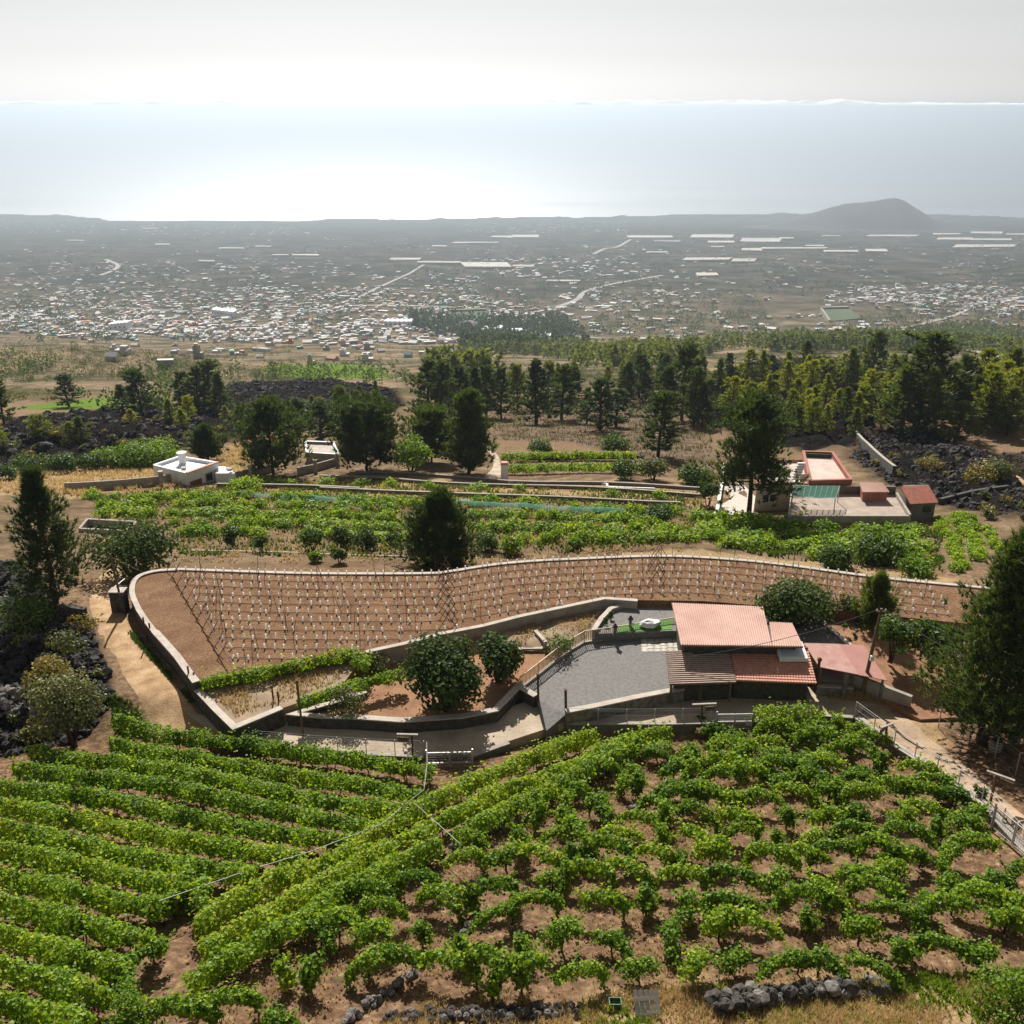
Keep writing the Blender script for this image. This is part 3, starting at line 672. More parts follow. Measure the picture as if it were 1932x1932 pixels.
# ------------------------------------------------------------------ the tiled house
def plane_grid(c00, c10, c11, c01, nu, nv, f):
    """quad patch (c00 c10 at the low edge) sampled nu x nv, offset along its normal by f(s,t)"""
    c00, c10, c11, c01 = [np.array(q, float) for q in (c00, c10, c11, c01)]
    n = np.cross(c10 - c00, c01 - c00); n /= np.linalg.norm(n)
    s, t = np.meshgrid(np.linspace(0, 1, nu), np.linspace(0, 1, nv))
    q = (c00[None, None] * ((1 - s) * (1 - t))[..., None] + c10 * (s * (1 - t))[..., None] + c11 * (s * t)[..., None] + c01 * ((1 - s) * t)[..., None])
    q = q + n * f(s, t)[..., None]
    return q, n
def sheet(c00, c10, c11, c01, nu, nv, f, th=.05):
    q, n = plane_grid(c00, c10, c11, c01, nu, nv, f)
    a = q.reshape(-1, 3); b = a - n * th; N = len(a); i = np.arange(N).reshape(nv, nu)
    F = np.stack([i[:-1, :-1], i[:-1, 1:], i[1:, 1:], i[1:, :-1]], 2).reshape(-1, 4)
    e = np.concatenate([i[0, :], i[1:, -1], i[-1, -2::-1], i[-2:0:-1, 0]]); e2 = np.roll(e, -1)
    return MB().add(np.concatenate([a, b]), np.concatenate([F, F[:, ::-1] + N, np.stack([e2, e, e + N, e2 + N], 1)]))
ZU0, ZU1 = 1.75, 1.3        # upper roof: front edge, back edge
ZL1, ZL0 = 0.85, 0.1       # lower roofs: top edge, eave
hp = P(1400, 1290, YZ)
house = thing('tiled_house', 'low house with two-level pink terracotta roofs beside the gravel yard', 'house', (hp[0], hp[1], YZ))
A = P(1284, 1216, ZU0); B = P(1515, 1219, ZU0); C = P(1494, 1175, ZU1 + .25); Cs = P(1451, 1173, ZU1 + .25); D = P(1439, 1144, ZU1); E = P(1267, 1137, ZU1)
# main upper sheet and the shorter sheet to its right share one slope
kx = (1451 - 1267) / 1.0
Bm = P(1456, 1218, ZU0)
W = .028
nw = 40
obj('upper_roof', sheet(A, Bm, D, E, nw * 6 + 1, 2, lambda s, t: W * np.cos(s * nw * 2 * math.pi)), M['roof_pink'], house)
off = lambda p, d: (p[0], p[1], p[2] + d)
obj('upper_roof_extension', sheet(off((Bm[0] + .02, Bm[1], Bm[2]), -.004), off(B, -.004), off(C, -.004), off(Cs, -.004), 13 * 6 + 1, 2, lambda s, t: W * np.cos(s * 13 * 2 * math.pi)), M['roof_pink'], house)
# lower tiled roof with stepped courses
T00 = P(1389, 1284, ZL0); T10 = P(1541, 1290, ZL0); T11 = P(1524, 1224, ZL1); T01 = P(1377, 1222, ZL1)
NT, NC = 28, 13
def tiles(s, t):
    c = t * NC; return .035 * np.abs(np.cos(s * NT * math.pi)) + .05 * (1 - (c - np.floor(c - 1e-6))) - .02
obj('lower_tiled_roof', sheet(T00, T10, T11, T01, NT * 6 + 1, NC * 5 + 1, tiles, .06), M['roof_tile'], house)
# left lower roof of dark tiles with pale battens across
L00 = P(1263, 1292, ZL0); L10 = P(1389, 1288, ZL0); L11 = P(1376, 1225, ZL1 - .12); L01 = P(1256, 1228, ZL1 - .12)
lr = obj('porch_roof', sheet(L00, L10, L11, L01, 2, 2, lambda s, t: 0 * s, .08), M['roof_dark'], house)
for k in range(17):
    t = (k + .35) / 17
    a = np.array(L00) * (1 - t) + np.array(L01) * t; b = np.array(L10) * (1 - t) + np.array(L11) * t
    obj('batten', MB().beam(a + [0, 0, .035], b + [0, 0, .035], .085, .07), M['roof_pale'], lr, loc=tuple(-np.array(house.location) + np.array(house.location)))
# walls
def inset(p, dx=0, dy=0): return (p[0] + dx, p[1] + dy)
uw = [inset(A, .35, .55), inset(B, -.35, .55), inset(C, -.35, -.35), inset(Cs, -.3, -.3), inset(D, -.3, -.4), inset(E, .4, -.4)]
zt = [ZU0 - .1, ZU0 - .1, ZU1 + .12, ZU1 + .12, ZU1 - .12, ZU1 - .12]
obj('upper_wall', MB().slab(uw, zt, -2.6), M['stone_dark'], house)
lw_ = [inset(T00, .05, .75), inset(T10, -.35, .75), inset(T11, -.35, .1), inset(T01, .05, .1)]
obj('front_wall', MB().slab(lw_, [ZL0 - .02, ZL0 - .02, ZL1 - .15, ZL1 - .15], -2.6), M['stone_dark'], house)
pw = [inset(L00, .5, 1.0), inset(L10, -.1, 1.0), inset(L11, -.1, .2), inset(L01, .5, .2)]
obj('porch_back_wall', MB().wall([pw[0], pw[1]], .3, -2.6, ZL0 + .02), M['stone_dark'], house)
for k in range(3):
    s = .04 + k * .45; q = np.array(L00) * (1 - s) + np.array(L10) * s
    obj('porch_post', MB().box((q[0], q[1] + .35, (ZL0 + YZ) / 2 - .2), (.14, .14, ZL0 - YZ + .3)), M['wood'], house)
gut = MB().beam(off(A, -.09), off(B, -.09), .1, .12); obj('fascia', gut, M['roof_dark'], house)
fl = MB().beam(off(T01, .07), off(T11, .07), .14, .1); obj('ridge_flashing', fl, M['roof_rust'], house)
# skylights
for (c, wx, wy, nm) in ((P(1391, 1216, ZL1 + .35), 1.0, .9, 'small'), (P(1493, 1226, ZL1 + .28), 2.05, 1.75, 'large')):
    sl = (ZL1 - ZL0) / (T01[1] - T00[1])
    b_ = [(c[0] - wx / 2, c[1] - wy / 2), (c[0] + wx / 2, c[1] - wy / 2), (c[0] + wx / 2, c[1] + wy / 2), (c[0] - wx / 2, c[1] + wy / 2)]
    zz = [c[2] - .5 * sl * wy, c[2] - .5 * sl * wy, c[2] + .5 * sl * wy, c[2] + .5 * sl * wy]
    sk = obj('skylight', MB().slab(b_, zz, [q - .3 for q in zz]), M['white'], house)
    b2 = [(c[0] + (x - c[0]) * .82, c[1] + (y - c[1]) * .8) for x, y in b_]
    obj('pane', MB().slab(b2, [c[2] + (q - c[2]) * .8 + .015 for q in zz], [c[2] + (q - c[2]) * .8 - .02 for q in zz]), M['skylight'], sk, loc=(0, 0, 0))
cp = P(1544, 1262, ZL0 + .2)
ch = obj('flue', MB().lathe([(.11, -1.6), (.11, .9), (.17, .92), (.17, 1.05), (.05, 1.15)], 10, (cp[0], cp[1], ZL0)), M['rust'], house)

# open lean-to with the peeling red roof
R00 = P(1545, 1258, .45); R10 = P(1674, 1283, .1); R11 = P(1629, 1216, .75); R01 = P(1516, 1213, .9)
sh = thing('lean_to_shelter', 'open lean-to with peeling faded red sheet roof right of the house', 'shelter', (R00[0], R00[1], YZ))
Rm0 = tuple(np.array(R00) * .42 + np.array(R10) * .58); Rm1 = tuple(np.array(R01) * .42 + np.array(R11) * .58)
rg = np.random.default_rng(3)
obj('roof_sheet', sheet(R00, Rm0, Rm1, R01, 22 * 5 + 1, 3, lambda s, t: .022 * np.cos(s * 22 * 2 * math.pi)), M['roof_red'], sh)
M['roof_red2'] = mat('red_paint_sheet', (.45, .23, .195), (.38, .175, .145), 1.0, .55, .2, .01)
obj('roof_sheet', sheet(off(Rm0, -.03), off(R10, -.03), off(R11, -.03), off(Rm1, -.03), 16 * 5 + 1, 3, lambda s, t: .022 * np.cos(s * 16 * 2 * math.pi)), M['roof_red2'], sh)
for s, t in ((.04, .04), (.42, .03), (.96, .05), (.05, .93), (.5, .95), (.95, .93)):
    q = (np.array(R00) * (1 - s) + np.array(R10) * s) * (1 - t) + (np.array(R01) * (1 - s) + np.array(R11) * s) * t
    obj('post', MB().box((q[0], q[1], (q[2] - 2.2) / 2 - .05), (.3 if (s, t) == (.42, .03) else .14, .3 if (s, t) == (.42, .03) else .14, q[2] + 2.2 - .1)), M['stone_grey'], sh)
obj('floor_slab', MB().slab(PP([(1545, 1282), (1610, 1288), (1612, 1274), (1600, 1245), (1540, 1240)], YZ + .15), YZ + .15, -2.4), M['concrete_cap'], sh)
obj('back_wall', MB().wall([R01, R11], .2, -2.3, [R01[2] - .15, R11[2] - .15]), M['cream'], sh)
capped_wall('boundary_wall', 'plain grey-brown wall stepping down right of the utility pole', PP([(1612, 1275), (1660, 1290), (1722, 1309)], -.5), .22, -2.6, [-.35, -.5, -.7], 'concrete', 'concrete')
capped_wall('front_parapet', 'low concrete parapet below the lean-to terrace', PP([(1541, 1292), (1580, 1294), (1610, 1296)], YZ + .25), .3, -2.6, YZ + .25, 'stone_grey')

# railing between yard and garden
rail_px = [(981, 1299), (1016, 1272), (1052, 1243), (1077, 1226), (1102, 1211), (1163, 1202), (1220, 1193), (1276, 1184)]
rp = PP(rail_px, YZ + .12)
capped_wall('railing_kerb', 'low concrete kerb under the cream railing', rp, .25, -2.4, YZ + .14, 'concrete', 'concrete', .0)
rl = thing('yard_railing', 'cream painted railing with thin balusters along the gravel yard', 'railing', rp[0])
hr = 1.0
obj('top_rail', MB().wall(rp, .07, YZ + .12 + hr - .06, YZ + .12 + hr), M['railing'], rl)
obj('bottom_rail', MB().wall(rp, .05, YZ + .24, YZ + .29), M['railing'], rl)
bal = MB().box((0, 0, .5), (.05, .05, .75)).mesh('baluster'); bal.materials.append(M['railing'])
pst = MB().box((0, 0, .5), (.08, .08, 1.04)).mesh('rail_post'); pst.materials.append(M['railing'])
for a, b in zip(rp[:-1], rp[1:]):
    a = np.array(a); b = np.array(b); L = np.linalg.norm(b - a); k = max(2, int(L / .17))
    obj('rail_post', pst, None, rl, loc=tuple(np.array((a[0], a[1], YZ + .14)) - rp[0]))
    for q in range(1, k):
        c = a + (b - a) * q / k
        obj('baluster', bal, None, rl, loc=tuple(np.array((c[0], c[1], YZ + .16)) - rp[0]))

# ------------------------------------------------------------------ plant generators
def pine_parts(h, r, seed, nb=70, per=7, k=8, L=.7, W=.13, t0=.16, shape='cone', clump=.32):
    q = np.random.default_rng(seed)
    trunk = MB(); lean = q.normal(0, .02, 2)
    axis = lambda t: np.stack([lean[0] * h * t + .12 * np.sin(t * 5 + seed), lean[1] * h * t, h * t * .97], -1)
    tt = np.linspace(0, 1, 9); trunk.tube(axis(tt), np.maximum(.02, h * .020 * (1 - tt * .9) + .03), 7)
    t = t0 + (1 - t0) * (np.arange(nb) + q.uniform(0, 1, nb)) / nb
    u = (t - t0) / (1 - t0)
    if shape == 'cone': env = (1 - u) ** 1.0 * (.55 + .45 * np.minimum(1, u * 5)) + .05
    elif shape == 'col': env = np.minimum(1, u * 5 + .35) * (1 - u) ** .5 * .95 + .05
    elif shape == 'round': env = np.sqrt(np.maximum(0, 1 - (1.75 * (u - .42)) ** 2 * .9)) * .95 + .05
    else: env = (.5 + .5 * np.sin(u * 9 + seed)) * .45 + .55; env = env * (1 - u ** 3) + .08
    env = env * q.uniform(.55, 1.25, nb) * (.72 + .5 * np.abs(np.sin(u * (7 + seed % 4) + seed)))
    az = np.arange(nb) * 2.39996 + q.normal(0, .35, nb)
    up = .12 + .45 * u + q.normal(0, .1, nb)
    d = np.stack([np.cos(az), np.sin(az), up], 1)
    base = axis(t); ends = base + d * (r * env)[:, None]
    for i in range(0, nb, max(1, nb // 34)):
        trunk.tube([base[i], base[i] * .5 + ends[i] * .5 - [0, 0, .05 * r], ends[i]], [h * .006 + .015, .03, .015], 4)
    C = []; Dd = []
    for f in np.linspace(.42, 1.0, per):
        C.append(base + (ends - base) * f + q.normal(0, clump * (.5 + .8 * env[:, None]) * r * .28, (nb, 3)) * [1, 1, .7])
        Dd.append(d * .6 + [0, 0, .55] + 0 * base)
    C.append(axis(np.linspace(.9, 1.0, 6)) + q.normal(0, .08 * r, (6, 3))); Dd.append(np.tile([0, 0, 1.0], (6, 1)))
    crown = MB(); needles(crown, np.concatenate(C), np.concatenate(Dd), L, W, k, q, .62)
    return trunk, crown
def crown_parts(h, r, seed, n, size, lobes=8, trunk_h=.3, flat=.8, stems=4, hollow=.55):
    q = np.random.default_rng(seed); tr = MB(); cr = MB()
    c0 = np.array([0, 0, h * (trunk_h + (1 - trunk_h) * .5)]); rz = h * (1 - trunk_h) * .5
    lc = []; 
    for i in range(lobes):
        a = i * 2.4 + q.uniform(-.4, .4); rr = q.uniform(.25, .62) * r; zz = q.uniform(-.45, .5) * rz
        lc.append(c0 + [rr * math.cos(a), rr * math.sin(a), zz])
    lc.append(c0 + [0, 0, rz * .35])
    lr = q.uniform(.38, .6, len(lc)) * r
    w = lr ** 2 / (lr ** 2).sum(); pick = q.choice(len(lc), n, p=w)
    d = q.normal(0, 1, (n, 3)); d /= np.linalg.norm(d, axis=1, keepdims=True)
    rad = q.uniform(hollow, 1.05, (n, 1)) * lr[pick][:, None]
    Pt = np.array(lc)[pick] + d * rad * [1, 1, flat]
    Pt[:, 2] = np.maximum(Pt[:, 2], .06 * h + .05)
    leaves(cr, Pt, d + [0, 0, .6], size, q, .55)
    for i in range(stems):
        e = lc[i % len(lc)]
        tr.tube([(q.normal(0, .04 * r), q.normal(0, .04 * r), 0), (e[0] * .3, e[1] * .3, h * trunk_h * .8), (e[0] * .85, e[1] * .85, e[2])], [.035 * r + .03, .025 * r + .02, .015], 6)
    return tr, cr
def tree_proto(name, label, cat, parts, m, group=None, wood='bark', leafname='crown'):
    t = thing(name, label, cat, (0, 0, -500), group)
    obj('trunk', parts[0], M[wood], t, loc=(0, 0, 0), smooth=True)
    obj(leafname, parts[1], M[m], t, loc=(0, 0, 0))
    return t
def place(proto, pt, rz, sc=1.0, label=None, group=None, szz=None, first={}):
    key = proto.name
    if key not in first:
        first[key] = 1; o = proto; o.location = pt; o.rotation_euler = (0, 0, rz); o.scale = (sc, sc, szz or sc)
        if label: o['label'] = label
        if group: o['group'] = group
        return o
    return dup(proto, pt, rz, sc, label, group, szz)
def bare_proto(t): pass

# ------------------------------------------------------------------ vines: hedge rows on the left and the three diagonal rows
def hedge_row(name, label, path_px, m, hgt=1.55, dens=400, size=.168, wid=.52, ends=True, group='trained vine rows', zfun=None, post=True):
    top = [G(u, v, hgt) for u, v in path_px] if zfun is None else [P(u, v, zfun + hgt) for u, v in path_px]
    pth = np.array(catmull([(p[0], p[1], 0) for p in top], 8))[:, :2]
    seg = np.hypot(*np.diff(pth, axis=0).T); cum = np.concatenate([[0], np.cumsum(seg)]); Lt = cum[-1]
    q = np.random.default_rng(abs(hash(label)) % 1000 if False else int(Lt * 1000) % 9973)
    n = int(Lt * dens); s = q.uniform(0, Lt, n)
    cx = np.interp(s, cum, pth[:, 0]); cyy = np.interp(s, cum, pth[:, 1])
    tx = np.gradient(pth[:, 0]); ty = np.gradient(pth[:, 1]); ln = np.hypot(tx, ty) + 1e-9
    nx = -np.interp(s, cum, ty / ln); ny = np.interp(s, cum, tx / ln)
    lump = 1 + .95 * vnoise(s / .9, s * 0, 91) + .6 * vnoise(s / .35, s * 0 + 5, 92)
    lumpz = 1 + .55 * vnoise(s / 1.1, s * 0 + 9, 93) + .4 * vnoise(s / .4, s * 0 + 7, 94)
    a = q.uniform(0, 2 * math.pi, n); rad = np.sqrt(q.uniform(.35, 1.1, n))
    zc = hgt * .60; off_ = np.cos(a) * rad * wid * lump; zz = zc + np.sin(a) * rad * hgt * .43 * lumpz
    shoot = q.uniform(0, 1, n) < .09; zz = zz + shoot * np.maximum(0, vnoise(s / .25, s * 0 + 3, 97) + .2) * 1.0; off_ = off_ + shoot * q.normal(0, .3, n)
    X = cx + nx * off_ + q.normal(0, .05, n); Y = cyy + ny * off_ + q.normal(0, .05, n)
    Z = (H(X, Y) if zfun is None else zfun) + np.maximum(zz, .12)
    N = np.stack([nx * np.cos(a), ny * np.cos(a), np.sin(a) + .35], 1)
    lo = pth[0]; zl_ = float(H(*lo)) if zfun is None else zfun
    t = thing(name, label, 'vines', (lo[0], lo[1], zl_), group)
    obj('foliage', leaves(MB(), np.stack([X, Y, Z], 1), N, size, q, .4), M[m], t)
    k = int(Lt / 1.3)
    for j in range(k + 1):
        ss = min(Lt, j * 1.3 + q.uniform(-.2, .2)); x, y = np.interp(ss, cum, pth[:, 0]), np.interp(ss, cum, pth[:, 1])
        z0 = float(H(x, y)) if zfun is None else zfun
        x2, y2 = x + q.normal(0, .1), y + q.normal(0, .1)
        obj('trunk', MB().tube([(x, y, z0 - .1), (x2, y2, z0 + .45), (x, y, z0 + .95)], [.04, .03, .02], 5), M['vinewood'], t)
    if post:
        for j in range(int(Lt / 5.5) + 1):
            ss = min(Lt, j * 5.5); x, y = np.interp(ss, cum, pth[:, 0]), np.interp(ss, cum, pth[:, 1])
            z0 = float(H(x, y)) if zfun is None else zfun
            obj('post', MB().beam((x, y, z0 - .1), (x, y, z0 + hgt + .12), .06), M['wood'], t)
    return t
ROWS = [
 ([(211, 1346), (246, 1358), (334, 1378), (457, 1388), (562, 1406), (679, 1420), (815, 1443)], 'vine', 'uppermost vine row, along the lane and dirt road below the walls'),
 ([(207, 1392), (267, 1406), (351, 1416), (457, 1434), (562, 1452), (679, 1466), (800, 1490)], 'vine', 'second vine row down from the lane, ending near the pipe gate'),
 ([(53, 1405), (134, 1421), (197, 1424), (316, 1438), (422, 1459), (527, 1480), (679, 1508), (772, 1518)], 'vine', 'third vine row down, passing the foot of the round grey-green tree'),
 ([(25, 1438), (140, 1452), (246, 1459), (334, 1473), (422, 1494), (527, 1515), (690, 1545)], 'vine', 'fourth vine row from the lane in the left vineyard'),
 ([(-20, 1473), (105, 1483), (211, 1494), (316, 1518), (422, 1540), (527, 1557), (660, 1573)], 'vine', 'fifth vine row from the lane in the left vineyard'),
 ([(-20, 1504), (105, 1525), (211, 1543), (316, 1564), (422, 1582), (572, 1604)], 'vine', 'sixth vine row from the lane in the left vineyard'),
 ([(-20, 1544), (105, 1571), (211, 1592), (316, 1613), (422, 1629), (478, 1634)], 'vine', 'seventh vine row from the lane in the left vineyard'),
 ([(-20, 1588), (105, 1608), (211, 1631), (316, 1652), (390, 1660)], 'vine', 'eighth vine row from the lane in the left vineyard'),
 ([(-20, 1637), (105, 1660), (211, 1682), (312, 1696)], 'vine', 'ninth vine row from the lane in the left vineyard'),
 ([(-20, 1684), (105, 1714), (176, 1733), (253, 1750)], 'vine', 'fifth vine row up from the bottom left corner'),
 ([(-20, 1742), (105, 1777), (225, 1812)], 'vine', 'fourth vine row up from the bottom left corner'),
 ([(-20, 1803), (105, 1837), (200, 1864)], 'vine', 'third vine row up from the bottom left corner'),
 ([(-20, 1870), (88, 1897), (155, 1920)], 'vine', 'second vine row up from the bottom left corner'),
 ([(-20, 1935), (60, 1955), (110, 1975)], 'vine', 'lowest vine row in the bottom left corner'),
 ([(1124, 1376), (1061, 1394), (973, 1429), (885, 1464), (801, 1506), (709, 1552), (679, 1578), (612, 1610), (527, 1642), (429, 1690), (372, 1732)], 'vine_yellow', 'upper of the three diagonal yellow-green vine rows'),
 ([(1265, 1369), (1184, 1387), (1096, 1426), (1008, 1461), (938, 1482), (850, 1527), (744, 1577), (679, 1614), (597, 1658), (492, 1714), (383, 1778)], 'vine_yellow', 'middle of the three diagonal yellow-green vine rows'),
 ([(1184, 1408), (1113, 1436), (1026, 1482), (920, 1531), (862, 1566)], 'vine_yellow', 'right part of the lowest diagonal vine row, above the break'),
 ([(830, 1578), (709, 1636), (625, 1678), (560, 1722), (457, 1778), (352, 1840)], 'vine_yellow', 'left part of the lowest diagonal vine row, by the low stone wall')]
for px_, m_, lb in ROWS: hedge_row('vine_row', lb, px_, m_)
hedge_row('vine_hedge', 'leafy vine hedge between the dry plot and the young vineyard', [(378, 1282), (440, 1270), (520, 1255), (600, 1238), (665, 1225), (690, 1252)], 'vine', 1.0, 260, .17, .6, zfun=PZ, group='hedges round the dry plot', post=False)
hedge_row('vine_hedge', 'leafy vine hedge between the dry plot and the fig garden', [(560, 1322), (620, 1302), (690, 1280), (765, 1262)], 'vine', .9, 260, .17, .55, zfun=PZ, group='hedges round the dry plot', post=False)
hedge_row('vine_arbour', 'bright vine arbour spilling over the wall below the lane', [(1425, 1340), (1470, 1336), (1520, 1338), (1552, 1350)], 'vine_yellow', 1.9, 300, .18, 1.0, group=None, post=False)

# ------------------------------------------------------------------ bush vines on the right, each on its own stock
def vine_parts(seed, kind):
    q = np.random.default_rng(seed); tr = MB(); cr = MB()
    pts = []; 
    if kind == 'arch':
        w = q.uniform(.85, 1.2); hh = q.uniform(1.25, 1.6); a = np.linspace(0, math.pi, 40)
        path = np.stack([-w * np.cos(a), .15 * np.sin(a * 2), .35 + (hh - .35) * np.sin(a) ** .6], 1)
        path = path[: int(q.uniform(28, 40))]
        tr.tube([(-w, 0, -.15), (-w * 1.02, .03, .4), (-w * .8, 0, hh * .75), (-w * .2, .05, hh * .92), (w * .4, 0, hh * .9)], [.05, .045, .035, .025, .015], 5)
        n = 900; rad0 = .30
    elif kind == 'column':
        hh = q.uniform(1.3, 1.75); z = np.linspace(.45, hh, 30); path = np.stack([.12 * np.sin(z * 3), .1 * np.cos(z * 2.2), z], 1)
        tr.tube([(0, 0, -.15), (.05, .02, .4), (-.02, 0, .9), (0, 0, hh)], [.05, .045, .03, .015], 5); n = 640; rad0 = .33
    else:
        hh = q.uniform(.95, 1.3); a = q.uniform(0, 6.28); s = np.linspace(-1, 1, 40); w = q.uniform(.55, .95)
        path = np.stack([w * s, .15 * np.sin(s * 3 + a), hh * (1 - .28 * s * s)], 1)
        tr.tube([(0, 0, -.15), (.04, .03, .35), (0, 0, hh * .75)], [.055, .05, .04], 5)
        tr.tube([(0, 0, hh * .7), (-w * .8, 0, hh * .7)], [.03, .012], 4); tr.tube([(0, 0, hh * .7), (w * .8, 0, hh * .7)], [.03, .012], 4)
        n = 760; rad0 = .37
    i = q.integers(0, len(path), n); lum = 1 + .7 * vnoise(i / 5.0, i * 0 + seed, 95)
    d = q.normal(0, 1, (n, 3)); d /= np.linalg.norm(d, axis=1, keepdims=True)
    Pt = path[i] + d * (np.sqrt(q.uniform(.25, 1.1, n)) * rad0 * lum)[:, None]
    sh = q.uniform(0, 1, n) < .07
    Pt[sh] += d[sh] * .28
    Pt[:, 2] = np.maximum(Pt[:, 2], .1)
    leaves(cr, Pt, d + [0, 0, .5], .155, q, .4)
    for _ in range(4):                                  # loose shoots
        b0 = path[q.integers(len(path))]; dd = q.normal(0, 1, 3); dd[2] = abs(dd[2]) * .4; dd /= np.linalg.norm(dd)
        f = np.linspace(.2, .75, 12)[:, None]; leaves(cr, b0 + dd * f + q.normal(0, .04, (12, 3)), np.tile([0, 0, 1.0], (12, 1)), .15, q, .7)
    return tr, cr
LAB = {'arch': 'dark green bush vine trained into a hoop on the red-brown slope', 'column': 'upright pillar-shaped bush vine on the right-hand slope', 'spread': 'bush vine with two spreading leafy arms on the right-hand slope'}
VP = {k: [tree_proto('grapevine', LAB[k], 'vine', vine_parts(100 + 10 * j + len(k), k), 'vine_dark' if j % 3 else 'vine', 'bush vines on the right-hand slope', 'vinewood', 'foliage') for j in range(4)] for k in LAB}
FIELD = [p[:2] for p in GP([(1140, 1440), (1260, 1400), (1440, 1385), (1600, 1372), (1650, 1410), (1730, 1460), (1800, 1520), (1850, 1580), (1900, 1640), (1990, 1720), (2020, 1830), (1760, 1860), (1500, 1862), (1300, 1860), (1080, 1880), (800, 1895), (640, 1990), (280, 1990), (520, 1800), (690, 1705), (880, 1610), (1030, 1520)])]
STONE_PX = [[(1000, 1548), (930, 1570), (867, 1598), (800, 1634), (730, 1674), (656, 1720)], [(913, 1728), (890, 1748), (862, 1772)], [(790, 1834), (740, 1868), (690, 1905), (640, 1945)], [(1250, 1500), (1220, 1515), (1180, 1545)], [(730, 1925), (900, 1918), (1100, 1912)], [(1345, 1905), (1430, 1890), (1540, 1878), (1640, 1868), (1700, 1862)]]
STONE = [[p for p in GP(px)] for px in STONE_PX]
q = np.random.default_rng(12); cnt = 0
fx = [p[0] for p in FIELD]; fy = [p[1] for p in FIELD]
y = min(fy); row = 0
vine_spots = []
while y < max(fy):
    row += 1; x = min(fx) + q.uniform(0, 1.5)
    while x < max(fx):
        xx = x + q.normal(0, .3); yy = y + q.normal(0, .42) + .035 * x + .35 * math.sin(x * .21 + row)
        if inpoly(np.array([xx]), np.array([yy]), FIELD)[0] and all(polydist(np.array([xx]), np.array([yy]), s, False)[0] > .55 for s in STONE[:4]):
            vine_spots.append((xx, yy))
        x += (1.65 if y > 44 else 1.9) * q.uniform(.85, 1.3)
    y += 2.15 if y < 44 else 2.0
def vine_label(kd, x, y):
    base = {'arch': 'hooped dark green bush vine', 'column': 'upright pillar-shaped bush vine', 'spread': 'bush vine with spreading leafy arms'}[kd]
    lane = 24.1 + (58.5 - y) * .277 - x
    if lane < 3: w = 'beside the side lane wall'
    elif y > 52: w = 'just below the lane wall in front of the house'
    elif y < 33: w = 'in the lowest rows above the dry stone wall'
    elif x < 0: w = 'right of the three diagonal vine rows'
    elif x > 12: w = 'in the right half of the slope, off the lane'
    else: w = 'in the middle of the right-hand slope'
    return base + ' ' + w
for xx, yy in vine_spots:
    up_ = sstep(38, 47, yy) * sstep(16, 4, xx)
    kd = 'column' if q.uniform() < .12 + .6 * up_ else ('arch' if q.uniform() < .58 else 'spread')
    pr = VP[kd][q.integers(4)]
    place(pr, (xx, yy, float(H(xx, yy)) - .02), (q.normal(0, .35) + (math.pi if q.uniform() < .5 else 0)), q.uniform(.9, 1.18), vine_label(kd, xx, yy))
# a few vines at the break between the two row systems
for k, (u, v) in enumerate([(290, 1775), (275, 1800), (300, 1700), (355, 1660), (470, 1655), (250, 1850), (330, 1690), (385, 1690)]):
    p = G(u, v + 40); place(VP['arch' if k % 2 else 'column'][k % 4], (p[0], p[1], p[2]), q.uniform(0, 3), 1.0, 'bright vine standing loose in the gap between the two row systems', 'loose vines in the gap')

# dry stone walls, every stone a part
RK = []
for j in range(7):
    me = rock(MB(), (0, 0, 0), (1, 1, .8), np.random.default_rng(300 + j), 7).mesh('stone'); RK.append(me)
RKS = {}
def stone_mesh(j, m):
    if (j, m) not in RKS:
        c = RK[j].copy(); c.materials.append(M[m]); RKS[(j, m)] = c
    return RKS[(j, m)]
SL = ['low dry stone wall under the lowest diagonal vine row', 'short heap of grey wall stones in the middle of the bush vines', 'dry stone wall slanting to the bottom edge left of centre', 'broken bit of dry stone wall at the top of the bush vines', 'long dark dry stone wall along the bottom edge', 'thick black lava stone wall in the dry grass at bottom right']
for w_, (pts, lb) in enumerate(zip(STONE, SL)):
    q = np.random.default_rng(400 + w_)
    t = thing('dry_stone_wall', lb, 'wall', (pts[0][0], pts[0][1], pts[0][2])); t['kind'] = 'thing'
    Lt = sum(math.hypot(b[0] - a[0], b[1] - a[1]) for a, b in zip(pts[:-1], pts[1:]))
    big = w_ == 5; layers = 3 if big else 2; step = .42 if big else .3; n = min(290 // layers, int(Lt / step) + 1)
    cum = np.cumsum([0] + [math.hypot(b[0] - a[0], b[1] - a[1]) for a, b in zip(pts[:-1], pts[1:])])
    for ly in range(layers):
        for rowk in range(2 if big or w_ == 4 else 1):
            if ly == 2 and rowk: continue
            for j in range(n if not (big and ly) else int(n * .8)):
                s_ = (j + q.uniform(-.3, .3)) * Lt / n; x = np.interp(s_, cum, [p[0] for p in pts]); y_ = np.interp(s_, cum, [p[1] for p in pts])
                x += q.normal(0, .1); y_ += q.normal(0, .12) + (rowk - .5) * (.6 if big else .3 if w_ == 4 else 0); sz = step * q.uniform(.75, 1.6 if not big else 1.9)
                o = obj('stone', stone_mesh(int(q.integers(7)), 'stone_grey' if (w_ < 4 and q.uniform() < .75) or q.uniform() < .28 else 'stone_dark'), None, t, loc=tuple(np.array((x, y_, float(H(x, y_)) + .08 + ly * step * .62)) - np.array(t.location)))
                o.scale = (sz, sz * q.uniform(.8, 1.1), sz * q.uniform(.75, 1.0)); o.rotation_euler = (q.uniform(-.4, .4), q.uniform(-.4, .4), q.uniform(0, 6))

